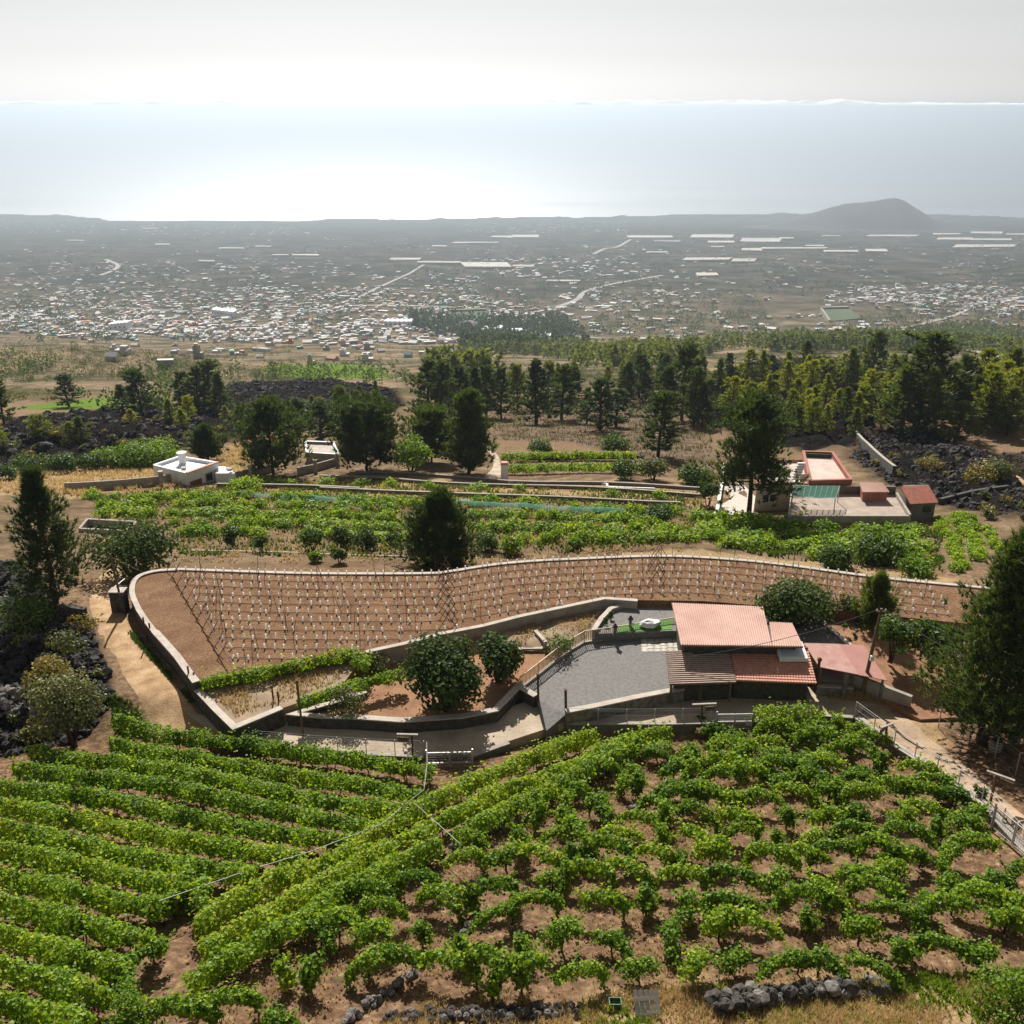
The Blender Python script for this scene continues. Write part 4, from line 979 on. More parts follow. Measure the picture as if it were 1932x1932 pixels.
# ------------------------------------------------------------------ the young vineyard: rows of white guards on trellis wires
bx_ = np.array([p[:2] for p in BACK[16:]]); bx_ = np.concatenate([[bx_[0] - (bx_[4] - bx_[0]) / np.linalg.norm(bx_[4] - bx_[0]) * d for d in (9., 6., 3.)], bx_])
bx_ = np.array(bx_); tg = np.gradient(bx_, axis=0); tg /= np.linalg.norm(tg, axis=1, keepdims=True)
nrm = np.stack([tg[:, 1], -tg[:, 0]], 1)
e0 = np.array(P(322, 1062, 0)[:2]); e1 = np.array(P(440, 1256, 0)[:2])
VP2 = [p[:2] for p in VPOLY]
def left_ok(p): return (e1[0] - e0[0]) * (p[1] - e0[1]) - (e1[1] - e0[1]) * (p[0] - e0[0]) > 0
guards = []; q = np.random.default_rng(21)
ORD = ['first', 'second', 'third', 'fourth', 'fifth', 'sixth', 'seventh', 'eighth', 'ninth', 'tenth', 'eleventh', 'twelfth']
for k in range(12):
    o = .38 + k * 1.42
    c = bx_ + nrm * o
    # resample
    sg = np.hypot(*np.diff(c, axis=0).T); cum = np.concatenate([[0], np.cumsum(sg)])
    ss = np.arange(0, cum[-1], .2); line = np.stack([np.interp(ss, cum, c[:, 0]), np.interp(ss, cum, c[:, 1])], 1)
    ok = inpoly(line[:, 0], line[:, 1], VP2) & (polydist(line[:, 0], line[:, 1], VP2) > .3) & np.array([left_ok(p) for p in line]) & (line[:, 0] > -40) & (line[:, 0] < 36)
    ok[:np.argmax(line[:, 1] > 70)] &= line[:np.argmax(line[:, 1] > 70), 1] > 60
    line = line[ok]
    if len(line) < 8: continue
    # longest runs
    brk = np.where(np.hypot(*np.diff(line, axis=0).T) > .9)[0]; runs = np.split(line, brk + 1)
    t = thing('trellis_row', f'{ORD[k]} trellis row of rusty rods from the far edge of the young vineyard', 'trellis', (runs[0][0][0], runs[0][0][1], 0), 'trellis rows of the young vineyard')
    for rn in runs:
        if len(rn) < 8: continue
        pipe = [(p[0], p[1], .06 + .02 * math.sin(j)) for j, p in enumerate(rn[::5])]
        if len(pipe) > 1: obj('drip_pipe', MB().tube(pipe, .022, 4), M['black_pipe'], t)
        for j in range(int(q.integers(4)), len(rn), 4):
            if q.uniform() < .96: guards.append((rn[j][0] + q.normal(0, .12), rn[j][1] + q.normal(0, .06)))
        for j in list(range(int(q.integers(3, 14)), len(rn), 26)):
            p = rn[j]; tx, ty = q.normal(0, .22), q.normal(0, .2)
            obj('rod', MB().beam((p[0], p[1], -.1), (p[0] + tx, p[1] + ty, 1.75), .035), M['rust'], t)
        if k < 11:
            p = rn[0]; obj('end_rod', MB().beam((p[0] - .8, p[1] - .35, 0), (p[0] + .1, p[1], 1.5), .05), M['rust'], t)
    for uu in (842, 1240):
        pp = P(uu, 1080, 0); kx_ = pp[0] / pp[1]
        j = np.argmin(np.abs(line[:, 0] / line[:, 1] - kx_)); p = line[j]
        if k < (9 if uu < 900 else 5) and abs(p[0] / p[1] - kx_) < .01:
            obj('crossed_rod', MB().beam((p[0] - .75, p[1], 0), (p[0] + .15, p[1], 1.6), .05), M['rust'], t)
            obj('crossed_rod', MB().beam((p[0] + .75, p[1], 0), (p[0] - .15, p[1], 1.6), .05), M['rust'], t)
a = P(325, 1058, 1.0); b = P(436, 1250, .8)
tag(obj('anchor_beam', MB().beam(a, b, .07), M['rust']), 'long rusty beam joining the left ends of the trellis rows', 'beam')
guards.sort(key=lambda p: p[1])
gm = MB().lathe([(.06, 0), (.066, .2), (.06, .45), (.04, .45)], 6).mesh('vine_guard'); gm.materials.append(M['plastic_white'])
for j, (x, y) in enumerate(guards[:300]):
    o = obj('vine_guard', gm, None, None, loc=(x, y, 0)); o.rotation_euler = (q.normal(0, .16), q.normal(0, .16), q.uniform(0, 6)); o.scale = (1, 1, q.uniform(.7, 1.15))
    tag(o, 'white plastic guard tube round a young vine in the tilled red terrace', 'guard tube', 'white guards of the young vineyard')
mb = MB()
for (x, y) in guards[300:]: mb.lathe([(.06, 0), (.066, .2), (.06, .45), (.04, .45)], 5, (x, y, 0))
tag(obj('vine_guards_far', mb, M['plastic_white']), 'farther rows of white guard tubes in the young vineyard', 'guard tubes', kind='stuff')
mb = MB()                                            # first leaves above some guards
sel = [g for g in guards if q.uniform() < .3]
C = np.array([(x, y, .5) for x, y in sel]); C = np.repeat(C, 6, 0) + q.normal(0, .07, (len(sel) * 6, 3))
tag(obj('young_vine_shoots', leaves(mb, C, np.tile([0, 0, 1.0], (len(C), 1)), .1, q), M['vine_yellow']), 'small green shoots rising out of the white guards', 'shoots', kind='stuff')

# ------------------------------------------------------------------ near trees
def solo(name, label, cat, base, h, r, parts_fn, m, wood='bark', leafname='crown', rz=0):
    t = thing(name, label, cat, base)
    tr, cr = parts_fn
    obj('trunk', tr, M[wood], t, loc=(0, 0, 0), smooth=True); obj(leafname, cr, M[m], t, loc=(0, 0, 0)); t.rotation_euler = (0, 0, rz)
    return t
def bp(u, v, z=None): return P(u, v, z) if z is not None else G(u, v)
def hr_(base, vtop, wpx): return ztop(base, vtop) - base[2], wpx / 2 * mpp(base)
def pine_at(label, u, vb, vt, w, z=None, seed=1, shape='cone', m='pine_dark', name='pine_tree', nb=160, per=9, k=9, L=.55, W=.075, t0=.14, clump=.3):
    b = bp(u, vb, z); h, r = hr_(b, vt, w)
    return solo(name, label, 'pine tree', b, h, r, pine_parts(h, r, seed, nb, per, k, L, W, t0, shape, clump), m)
pine_at('huge dark pine shading the barrels at the right edge', 1872, 1385, 1003, 280, -1.0, 31, 'cone', 'pine_dark', nb=420, per=14, k=11, L=.6, W=.085, t0=.05, clump=.42)
pine_at('tall dark pine at the left edge above the gate', 104, 1142, 884, 175, -1.5, 32, 'cone', nb=170, per=11, k=11, L=.6, W=.085, t0=.1, clump=.3)
pine_at('young bushy pine behind the fig tree near the lean-to', 1648, 1180, 1082, 92, -.85, 33, 'cone', 'pine_mid', nb=130, per=9, k=9, L=.5, W=.08, t0=.06)
pine_at('broad dark cone-shaped pine just beyond the young vineyard', 831, 1066, 928, 172, None, 34, 'cone', nb=360, per=10, k=11, L=.6, W=.1, t0=.02)
pine_at('spreading dark pine beside the white house', 517, 895, 757, 150, None, 35, 'old', nb=200, k=11, L=.9, W=.17, clump=.4)
pine_at('broad round-headed dark pine behind the stone pillars', 694, 888, 770, 122, None, 36, 'round', nb=220, per=10, k=11, L=.9, W=.17, t0=.16)
pine_at('dark round pine touching the tall narrow pine', 815, 872, 778, 88, None, 37, 'round', nb=170, k=11, L=.9, W=.17)
pine_at('tall narrow dark pine at the centre of the picture', 884, 893, 738, 86, None, 38, 'col', nb=220, k=11, L=.9, W=.17, t0=.08)
pine_at('tall open pine with bare trunk beside the red-walled house', 1410, 978, 745, 150, None, 39, 'old', nb=190, per=10, k=11, L=.8, W=.14, t0=.24, clump=.4)
pine_at('dark pine standing behind the white house chimney', 393, 868, 803, 72, None, 40, 'cone', nb=150, k=10, L=.8, W=.16)
def broad(label, name, cat, u, vb, vt, w, n, size, m, z=None, seed=1, lobes=9, th=.2, flat=.85, stems=5, hollow=.5):
    b = bp(u, vb, z); h, r = hr_(b, vt, w)
    return solo(name, label, cat, b, h, r, crown_parts(h, r * 1.2, seed, n, size, lobes, th, flat, stems, hollow), m)
broad('large dark fig tree in the orange garden soil', 'fig_tree', 'fig tree', 838, 1338, 1196, 138, 6500, .26, 'fig', GZ, 51, 12, .02)
broad('smaller fig tree touching the large one on its right', 'fig_tree', 'fig tree', 940, 1286, 1206, 92, 3400, .26, 'fig', GZ, 52, 9, .02)
broad('wide grey-green fig tree behind the pink roof', 'fig_tree', 'fig tree', 1500, 1180, 1102, 130, 4200, .26, 'fig', -.7, 53, 10, .03)
broad('small fig tree just right of the utility pole', 'fig_tree', 'fig tree', 1680, 1250, 1168, 76, 1500, .26, 'bush', -1.0, 54, 7, .3)
broad('leafy tree between the utility pole and the huge pine', 'leafy_tree', 'tree', 1755, 1268, 1170, 88, 1900, .26, 'bush', -1.1, 55, 8, .25)
broad('round grey-green tree at the left above the vine rows', 'round_tree', 'tree', 140, 1408, 1268, 128, 5200, .19, 'bush_olive', None, 56, 12, .16, stems=7)
broad('dense dark tree beyond the left bend of the vineyard wall', 'dark_tree', 'tree', 262, 1085, 985, 150, 4200, .28, 'fig', None, 57, 11, .05)
broad('golden flowering shrub behind the round grey-green tree', 'golden_shrub', 'shrub', 95, 1302, 1232, 88, 1700, .18, 'bush_gold', None, 58, 8, .05)
broad('small golden tuft of scrub on the black lava by the dirt road', 'golden_shrub', 'shrub', 128, 1235, 1192, 68, 900, .16, 'bush_olive', None, 59, 6, .02)
broad('low yellow scrub on the lava below the left pine', 'golden_shrub', 'shrub', 158, 1185, 1160, 52, 500, .16, 'bush_gold', None, 60, 5, .02)
broad('low rounded olive shrub in the orange fig garden', 'garden_shrub', 'shrub', 654, 1350, 1302, 62, 1100, .13, 'bush_olive', GZ, 61, 7, .02)
broad('green shrub leaning on the railing kerb', 'garden_shrub', 'shrub', 1052, 1232, 1198, 56, 600, .15, 'bush', GZ, 62, 6, .02)
broad('purple-brown dry bush by the retaining wall', 'dry_bush', 'bush', 708, 1268, 1228, 44, 700, .14, 'rustleaf' if 'rustleaf' in M else 'bush_olive', GZ, 63, 6, .02)
broad('big yellow-green bush at the bottom right corner', 'bright_bush', 'bush', 1905, 1925, 1830, 130, 2600, .13, 'bush_bright', None, 64, 9, .02)
broad('airy yellow-green bush at the bottom edge left of the gully', 'bright_bush', 'bush', 255, 1958, 1862, 110, 1900, .11, 'bush_bright', None, 65, 8, .02, hollow=.2)
broad('dense hydrangea-like shrub left of the huge dark pine trunk', 'garden_shrub', 'shrub', 1600, 1162, 1120, 52, 600, .2, 'bush_olive', -.8, 66, 6, .05)
broad('dark bush beside the road under the left pine', 'dark_bush', 'bush', 60, 1178, 1128, 120, 1500, .2, 'bush', None, 67, 8, .02)
for k, (u, v) in enumerate([(1203, 1140), (1228, 1139), (1252, 1138), (1276, 1139), (1300, 1141), (1327, 1139), (1402, 1143), (1432, 1146), (1142, 1180), (1151, 1168), (1592, 1190), (1612, 1208)]):
    b = P(u, v, BZ); h, r = hr_(b, v - 22, 11)
    solo('bedding_shrub', 'small bright green tufted shrub planted along the gravel bed wall', 'shrub', b, .8, .3, crown_parts(.75, .32, 200 + k, 110, .13, 4, .02, 1.2, 2, .2), 'bush')['group'] = 'shrubs along the gravel bed'

# ------------------------------------------------------------------ poles, posts, gates, fences, barrels
pb = P(1625, 1316, RZ); ph = ztop(pb, 1152) - pb[2]
pole = thing('utility_pole', 'tall bare wooden utility pole in front of the lean-to', 'pole', pb)
ptop = (pb[0] + .55, pb[1] + .3, pb[2] + ph)
obj('shaft', MB().tube([(pb[0], pb[1], pb[2] - .4), ((pb[0] * 2 + .55) / 2, pb[1] + .15, pb[2] + ph / 2), ptop], [.15, .125, .10], 10), M['wood'], pole)
obj('crossarm', MB().beam((ptop[0] - .35, ptop[1], ptop[2] - .25), (ptop[0] + .35, ptop[1], ptop[2] - .25), .09), M['wood'], pole)
for s in (-.3, .3): obj('insulator', MB().lathe([(.04, 0), (.06, .08), (.03, .16)], 8, (ptop[0] + s, ptop[1], ptop[2] - .2)), M['white'], pole)
obj('meter_box', MB().box((pb[0] + .25, pb[1] - .16, pb[2] + 3.4), (.25, .18, .4)), M['white'], pole)
def cable(label, a, b, sag, r=.025):
    pts = [(a[0] + (b[0] - a[0]) * t, a[1] + (b[1] - a[1]) * t, a[2] + (b[2] - a[2]) * t - sag * 4 * t * (1 - t)) for t in np.linspace(0, 1, 16)]
    return tag(obj('cable', MB().tube(pts, r, 4), M['wire']), label, 'cable')
cable('overhead cable from the utility pole across the pink roof', (ptop[0] - .3, ptop[1], ptop[2] - .1), P(1290, 1240, ZL1 + .3), .5)
cable('overhead cable from the utility pole past the huge pine to the right', (ptop[0] + .3, ptop[1], ptop[2] - .1), P(1960, 1300, 3.4), .5)
lp = P(233, 1152, -1.3); lh = ztop(lp, 1045) - lp[2]
pole2 = thing('utility_pole', 'thin dark pole beside the black stone gate pillar at left', 'pole', lp)
obj('shaft', MB().tube([(lp[0], lp[1], lp[2] - .3), (lp[0] - .3, lp[1], lp[2] + lh)], [.11, .08], 8), M['wood'], pole2)
obj('guy_wire', MB().beam((lp[0] - .28, lp[1], lp[2] + lh * .95), P(262, 1076, .2), .03), M['steel'], pole2)
def iron_pair(label, u, v, z, dh=2.1):
    for k, (du, hh) in enumerate(((-4, dh), (6, dh * .8))):
        p = P(u + du, v + k * 2, z); o = thing('iron_post', label[k], 'post', p)
        obj('shaft', MB().beam((p[0], p[1], p[2] - .4), (p[0] - .05, p[1], p[2] + hh), .10), M['rust'], o)
        obj('cap', MB().box((p[0] - .05, p[1], p[2] + hh + .02), (.13, .13, .05)), M['rust'], o)
iron_pair(('taller rusty post of the pair at the upper vineyard wall gap', 'shorter rusty post of the pair at the upper vineyard wall gap'), 282, 1210, -1.2)
iron_pair(('taller rusty post of the pair beside the plot corner', 'shorter rusty post of the pair beside the plot corner'), 366, 1305, -1.4)
iron_pair(('taller rusty post of the pair at the end of the plot wall', 'shorter rusty post of the pair at the end of the plot wall'), 523, 1342, -1.5)
def slim_post(label, u, v, vt, z, w=.12, m='wood'):
    p = P(u, v, z); h = ztop(p, vt) - z; o = thing('slim_post', label, 'post', p)
    obj('shaft', MB().beam((p[0], p[1], z - .3), (p[0] - .08, p[1], z + h), w), M[m], o); obj('cap', MB().box((p[0] - .08, p[1], z + h + .02), (w * 1.3, w * 1.3, .04)), M[m], o)
slim_post('tall slender leaning pole beside the black garden wall', 572, 1388, 1284, RZ, .13)
slim_post('dark post at the garden end of the yard entrance', 1016, 1322, 1272, YZ, .16, 'rust')
slim_post('dark post at the wall end of the yard entrance', 1068, 1352, 1302, RZ, .18, 'rust')
def lamp_post(label, u, v, vt, z, side, dx, dy):
    p = P(u, v, z); h = ztop(p, vt) - z; o = thing('sign_post', label, 'sign post', p)
    obj('shaft', MB().beam((p[0], p[1], z - .3), (p[0], p[1], z + h), .11), M['rust'], o)
    obj('arm', MB().beam((p[0] - dx * .55 * side - dx * .15, p[1] - dy * .3, z + h + .05), (p[0] + dx * 1.0 * side, p[1] + dy * side, z + h + .05), .15, .08), M['woodpale'], o)
    c = (p[0] + dx * .6 * side, p[1] + dy * .6 * side, z + h - .32)
    bd_ = obj('hanging_board', MB().box(c, (.75, .06, .34), math.atan2(dy, dx)), M['wood'], o)
    for s in (-.25, .25): obj('hook', MB().beam((c[0] + s, c[1], c[2] + .15), (c[0] + s, c[1], c[2] + .38), .03), M['rust'], bd_, loc=(0, 0, 0))
lamp_post('wooden post with arm and hanging board at the left gate', 838 - 1, 1466, 1422, -2.5, -1, 1.2, .05) if False else None
lamp_post('wooden post with arm and hanging board left of the pipe gate', 779, 1428, 1388, RZ, -1, 1.0, -.1)
lamp_post('wooden post with hanging board in front of the porch', 1322, 1364, 1330, RZ, 1, 1.0, .1)
lpz = G(1668, 1400); lamp_post('wooden post with slanted arm beside the bend of the side lane', 1668, 1402, 1362, lpz[2], -1, .75, .75)
lpz = G(1866, 1525); lamp_post('wooden post with slanted arm beside the white barrel planter', 1866, 1524, 1460, lpz[2], 1, .7, -.7)
def pipe_gate(label, pl, pr, z0, h):
    pl = np.array(pl); pr = np.array(pr); o = thing('pipe_gate', label, 'gate', tuple(pl)); mid = (pl + pr) / 2
    for nm, a, b in (('leaf', pl + (pr - pl) * .03, mid - (pr - pl) * .015), ('leaf', mid + (pr - pl) * .015, pr - (pr - pl) * .03)):
        a = a + [0, 0, .12]; b = b + [0, 0, .12]; up = np.array([0, 0, h - .15]); fr = MB()
        for s, e in ((a, b), (a + up, b + up), (a, a + up), (b, b + up), (a + up * .5, b + up * .5)): fr.beam(s, e, .055)
        lf = obj(nm, fr, M['steel'], o); ms = MB()
        for j in range(1, 9): ms.beam(a + (b - a) * j / 9, a + (b - a) * j / 9 + up, .008)
        for j in range(1, 9): ms.beam(a + up * j / 9, b + up * j / 9, .008)
        obj('mesh', ms, M['wire'], lf, loc=(0, 0, 0))
    for p in (pl, pr): obj('gate_post', MB().beam(p - [0, 0, .4], p + [0, 0, h + .2], .09), M['steel'], o)
gz = -2.35
pipe_gate('double pipe-framed mesh gate at the end of the upper vine rows', P(806, 1462, gz), P(892, 1460, gz), gz, 1.75)
pipe_gate('double pipe-framed mesh gate below the lane in front of the house', P(1350, 1378, -2.4), P(1419, 1377, -2.4), -2.4, 1.35)
g1 = G(1868, 1568); g2 = G(1950, 1640); pipe_gate('double mesh gate in the lane fence at the right edge', (g1[0], g1[1], g1[2] + .25), (g2[0], g2[1], g2[2] + .25), 0, 1.5)
def fence(label, pts, h, n, rail=True):
    pts = [np.array(p) for p in pts]; o = thing('wire_fence', label, 'fence', tuple(pts[0]))
    cum = np.cumsum([0] + [np.linalg.norm(b - a) for a, b in zip(pts[:-1], pts[1:])]); A = np.array(pts)
    ps = [np.array([np.interp(s, cum, A[:, c]) for c in range(3)]) for s in np.linspace(0, cum[-1], n)]
    for p in ps: obj('post', MB().beam(p - [0, 0, .3], p + [0, 0, h], .055), M['steel'], o)
    for z in ((.15, .5, .85, 1.0) if rail else (.4, .7, .95)): obj('wire', MB().tube([p + [0, 0, h * z] for p in ps], .007 if z < 1 else .014, 3), M['wire'], o)
fence('thin wire fence along the lane left of the pipe gate', PP([(480, 1404), (600, 1414), (700, 1420), (800, 1424)], RZ), 1.1, 7)
fence('thin wire fence along the lane in front of the yard wall', PP([(1075, 1362), (1180, 1363), (1340, 1361)], RZ), 1.1, 6)
fence('wire fence on the block wall beside the side lane', [(p[0], p[1], float(H(p[0] + .8, p[1]))) for p in lw[:5]], 1.2, 9)
fp = GP([(1770, 1372), (1838, 1408), (1862, 1420), (1935, 1478), (1990, 1530)]); fence('pipe and wire fence below the huge pine', fp, 1.7, 6)
def barrel(label, u, v, z, m, r=.36, h=.85, group=None):
    p = P(u, v, z) if z is not None else G(u, v); o = thing('barrel', label, 'barrel', p, group)
    obj('staves', MB().lathe([(r * .8, 0), (r * .95, h * .25), (r, h * .5), (r * .95, h * .75), (r * .82, h), (r * .72, h), (r * .72, h - .12)], 14, p), M[m], o)
    for f in (.12, .36, .64, .88): obj('hoop', MB().lathe([(r * (.86 + .16 * (1 - abs(f - .5) * 2)), 0), (r * (.86 + .16 * (1 - abs(f - .5) * 2)) + .012, .02), (r * (.86 + .16 * (1 - abs(f - .5) * 2)), .05)], 14, (p[0], p[1], p[2] + h * f)), M['rust'], o)
barrel('dark wooden barrel under the huge pine, leftmost of three', 1852, 1402, None, 'barrel_dark', .42, 1.0)
barrel('grey barrel under the huge pine, middle of three', 1876, 1418, None, 'barrel', .42, .9)
barrel('pale grey barrel under the huge pine, rightmost of three', 1912, 1402, None, 'barrel', .42, .95)
barrel('whitish half barrel planter beside the lane wall', 1845, 1524, None, 'barrel', .4, .7)
barrel('brown tub planter below the porch gate', 1321, 1388, -2.5, 'tub', .35, .6)
for k, (u, v, lb) in enumerate(((1845, 1512, 'vine shoots hanging over the whitish barrel planter'), (1321, 1370, 'small green plant in the brown tub'))):
    b = G(u, v); solo('potted_plant', lb, 'plant', (b[0], b[1], b[2] + .2), .9, .4, crown_parts(.9, .45, 230 + k, 140, .16, 4, .1, 1, 2, .2), 'bush')
# irrigation pipes among the rows
def pipeline(label, px, h=1.6):
    pts = [G(u, v, h) for u, v in px]; pts = [(p[0], p[1], p[2] + h) for p in pts]
    return tag(obj('irrigation_pipe', MB().tube(pts, .022, 6), M['wire']), label, 'pipe')
pipeline('pale irrigation pipe crossing the ends of the left vine rows', [(805, 1400), (806, 1440), (800, 1490), (770, 1513), (720, 1555), (590, 1605), (460, 1645), (300, 1700)])
pipeline('short pale pipe slanting over the diagonal vine rows', [(776, 1510), (810, 1540), (868, 1592)])
pipeline('pale pipe lying at the bottom left corner', [(183, 1838), (160, 1880), (138, 1935)], .9)
# wooden pallet and crate at the bottom edge
pp_ = G(1220, 1912); pal = thing('wooden_pallet', 'bleached plank panel leaning in the grass at the bottom edge', 'pallet', pp_)
for j in range(5):
    o = obj('plank', MB().box((0, 0, 0), (.17, .03, 1.1)), M['woodpale'], pal, loc=(-.42 + j * .21, 0, .5)); o.rotation_euler = (-.9, 0, .1)
for zz in (.25, .75):
    o = obj('crosspiece', MB().box((0, 0, 0), (1.05, .04, .1)), M['woodpale'], pal, loc=(0, -.07 + (zz - .5) * .85, .5 + (zz - .5) * .62 - .02)); o.rotation_euler = (-.9, 0, .1)
pp_ = G(1160, 1900); cr_ = thing('green_crate', 'small green plastic crate beside the plank panel', 'crate', pp_)
M['crate'] = mat('green_plastic', (.04, .16, .09), (.03, .11, .06), 3, .5, 0)
obj('base', MB().box((0, 0, .03), (.5, .35, .04)), M['crate'], cr_, loc=(0, 0, 0))
for x, y, w, d in ((0, .17, .5, .03), (0, -.17, .5, .03), (.24, 0, .03, .32), (-.24, 0, .03, .32)):
    obj('side', MB().box((x, y, .2), (w, d, .3)), M['crate'], cr_, loc=(0, 0, 0))
# rock and figure ornaments on the lawn
wr = P(1226, 1182, BZ); tag(obj('white_boulder', rock(MB(), (0, 0, .25), (1.9, 1.1, .7), np.random.default_rng(9), 10), M['white'], loc=wr), 'whitewashed boulder on the green artificial lawn', 'boulder')
for k, (u, v, lb) in enumerate(((1163, 1203, 'small dark stone lantern at the left end of the lawn'), (1192, 1188, 'small dark stone lantern behind the white boulder'))):
    p = P(u - 3, v - 6, BZ); o = thing('stone_lantern', lb, 'lantern', p)
    obj('pedestal', MB().lathe([(.2, 0), (.12, .1), (.12, .6), (.22, .65)], 8, p), M['stone_grey'], o); obj('cap', MB().lathe([(.25, .66), (.16, .8), (.05, 1.0)], 8, p), M['stone_dark'], o)
# gate pillars at the dirt road
p1 = P(228, 1150, -1.4); gp_ = thing('gate_pillar', 'black volcanic stone pillar with pale cap at the right of the dirt road', 'pillar', p1)
obj('shaft', MB().box((p1[0], p1[1], p1[2] + .75), (1.2, .9, 2.1)), M['stone_dark'], gp_); obj('cap', MB().box((p1[0], p1[1], p1[2] + 1.84), (1.3, 1.0, .08)), M['concrete_cap'], gp_)
obj('open_gate_leaf', MB().beam((p1[0] - .55, p1[1] + .3, p1[2] + 1.8), (p1[0] - .2, p1[1] + 2.2, p1[2] + 1.8), .07), M['steel'], gp_)
capped_wall('gate_wall', 'dark wall left of the dirt road under the tall left pine', [p for p in PP([(118, 1172), (140, 1172), (166, 1176)], -1.4)], .35, -2.2, .0, 'stone_dark', 'stone_dark')

# ------------------------------------------------------------------ orchard terraces, white house, red-walled house
def hp_(pts, dz=0): return [(p[0], p[1], p[2] + dz) for p in pts]
def drape_wall(name, label, px, th, hgt, body='concrete', cap='concrete', group=None):
    pts = GP(px); pts = catmull(pts, 5)
    zb = [float(H(p[0], p[1])) - 1.0 for p in pts]; zt = [float(H(p[0], p[1])) + hgt for p in pts]
    return capped_wall(name, label, pts, th, zb, zt, body, cap, .02, .08, group)
M['conc_dark'] = mat('old_grey_block', (.20, .175, .15), (.11, .095, .08), .8, .9, .3, .02)
drape_wall('terrace_wall', 'long low grey terrace wall nearest the netted orchard rows', [(604, 925), (800, 934), (1000, 941), (1283, 954)], .3, .55, 'conc_dark')
drape_wall('terrace_wall', 'long low grey terrace wall second from the orchard rows', [(604, 902), (800, 913), (1000, 921), (1330, 940)], .3, .55, 'conc_dark')
drape_wall('terrace_wall', 'long low grey terrace wall below the central pines', [(674, 896), (880, 905), (1100, 914), (1330, 926)], .3, .5, 'conc_dark')
drape_wall('terrace_wall', 'low grey wall in front of the white house vines', [(411, 920), (540, 922), (679, 928)], .3, .7, 'conc_dark')
drape_wall('boundary_wall', 'grey block wall left of the white house', [(123, 927), (200, 923), (260, 918), (306, 913), (352, 905)], .25, 1.3, 'concrete')
drape_wall('boundary_wall', 'grey block wall between the white house and the spreading pine', [(436, 908), (470, 900), (513, 890)], .25, 1.3, 'concrete')
drape_wall('boundary_wall', 'grey block wall between the spreading pine and the round pine', [(562, 897), (600, 888), (640, 877)], .25, 1.3, 'concrete')
drape_wall('kerb_wall', 'thin pale kerb among the orchard saplings', [(360, 1040), (520, 1043), (640, 1048), (770, 1052)], .2, .15, 'concrete_cap')
drape_wall('terrace_wall', 'dark low wall below the upper green vine terrace', [(985, 868), (1100, 866), (1215, 864)], .3, .5, 'stone_dark', 'stone_dark')
drape_wall('retaining_wall', 'white pipe-like kerb near the end of the orchard terraces', [(960, 912), (1130, 914), (1150, 922), (1235, 925)], .2, .35, 'white', 'white')
for k, (u, v, lb) in enumerate(((306, 914, 'left of the white house'), (350, 906, 'at the corner of the white house'), (436, 908, 'at the end of the white annex'), (474, 902, 'under the spreading pine'), (596, 890, 'left of the round pine wall'), (638, 878, 'at the end of the round pine wall'))):
    p = G(u, v + 2); o = thing('wall_pillar', 'grey capped wall pillar ' + lb, 'pillar', p)
    obj('shaft', MB().box((p[0], p[1], p[2] + .9), (.5, .5, 2.4)), M['concrete'], o); obj('cap', MB().box((p[0], p[1], p[2] + 2.17), (.68, .68, .16)), M['concrete_cap'], o)

def parapet_roof(o, pts, zr, wallm, capm, roofm, par=.35, th=.3, depth=5, name='wall'):
    obj(name, MB().slab(pts, zr, zr - depth), M[wallm], o)
    obj('roof', MB().slab([(p[0] + (sum(q[0] for q in pts) / len(pts) - p[0]) * .03, p[1] + (sum(q[1] for q in pts) / len(pts) - p[1]) * .03) for p in pts], zr + .012, zr - .1), M[roofm], o)
    c = np.mean(np.array([q[:2] for q in pts]), 0)
    pin = [tuple(np.array(p[:2]) + (c - np.array(p[:2])) / np.linalg.norm(c - np.array(p[:2])) * th * .55) for p in pts]
    w = obj('parapet', MB().wall(pin + [pin[0]], th, zr + .015, zr + par), M[wallm], o)
    obj('coping', MB().wall(pin + [pin[0]], th + .06, zr + par + .002, zr + par + .06), M[capm], w, loc=(0, 0, 0))
wf = G(353, 917); zr = ztop(wf, 899)
wh = thing('white_house', 'small white flat-roofed house with round chimney at left', 'house', wf)
WP = [P(289, 882, zr), P(353, 898, zr), P(412, 877, zr), P(339, 865, zr)]
parapet_roof(wh, WP, zr, 'white', 'roofwhite', 'roofwhite', .4)
fdir = np.array(WP[2]) - np.array(WP[1]); nrm_ = np.array([fdir[1], -fdir[0], 0]); nrm_ /= np.linalg.norm(nrm_); rz_ = math.atan2(fdir[1], fdir[0])
c = np.array(WP[1]) + fdir * .24 + nrm_ * .03; obj('garage_door', MB().box((c[0], c[1], zr - 2.0), (np.linalg.norm(fdir) * .36, .1, 1.9), rz_), M['roof_rust'], wh)
c = np.array(WP[1]) + fdir * .66 + nrm_ * .03; w = obj('window', MB().box((c[0], c[1], zr - 1.3), (1.3, .08, 1.3), rz_), M['concrete'], wh); c = c + nrm_ * .04; obj('pane', MB().box((c[0], c[1], zr - 1.3), (1.0, .06, 1.0), rz_), M['glass'], w, loc=(0, 0, 0))
cc = P(345, 874, zr); obj('chimney', MB().lathe([(.55, 0), (.55, 1.5), (.75, 1.52), (.75, 1.75), (.5, 1.8)], 14, cc), M['white'], wh)
obj('annex', MB().slab([P(406, 893, zr - .6), P(444, 893, zr - .6), P(430, 880, zr - .6), P(410, 880, zr - .6)], zr - .6, zr - 5), M['white'], wh)
obj('annex_roof', MB().slab([P(407, 892, zr - .6), P(442, 892, zr - .6), P(429, 881, zr - .6), P(411, 881, zr - .6)], zr - .585, zr - .7), M['roofwhite'], wh)
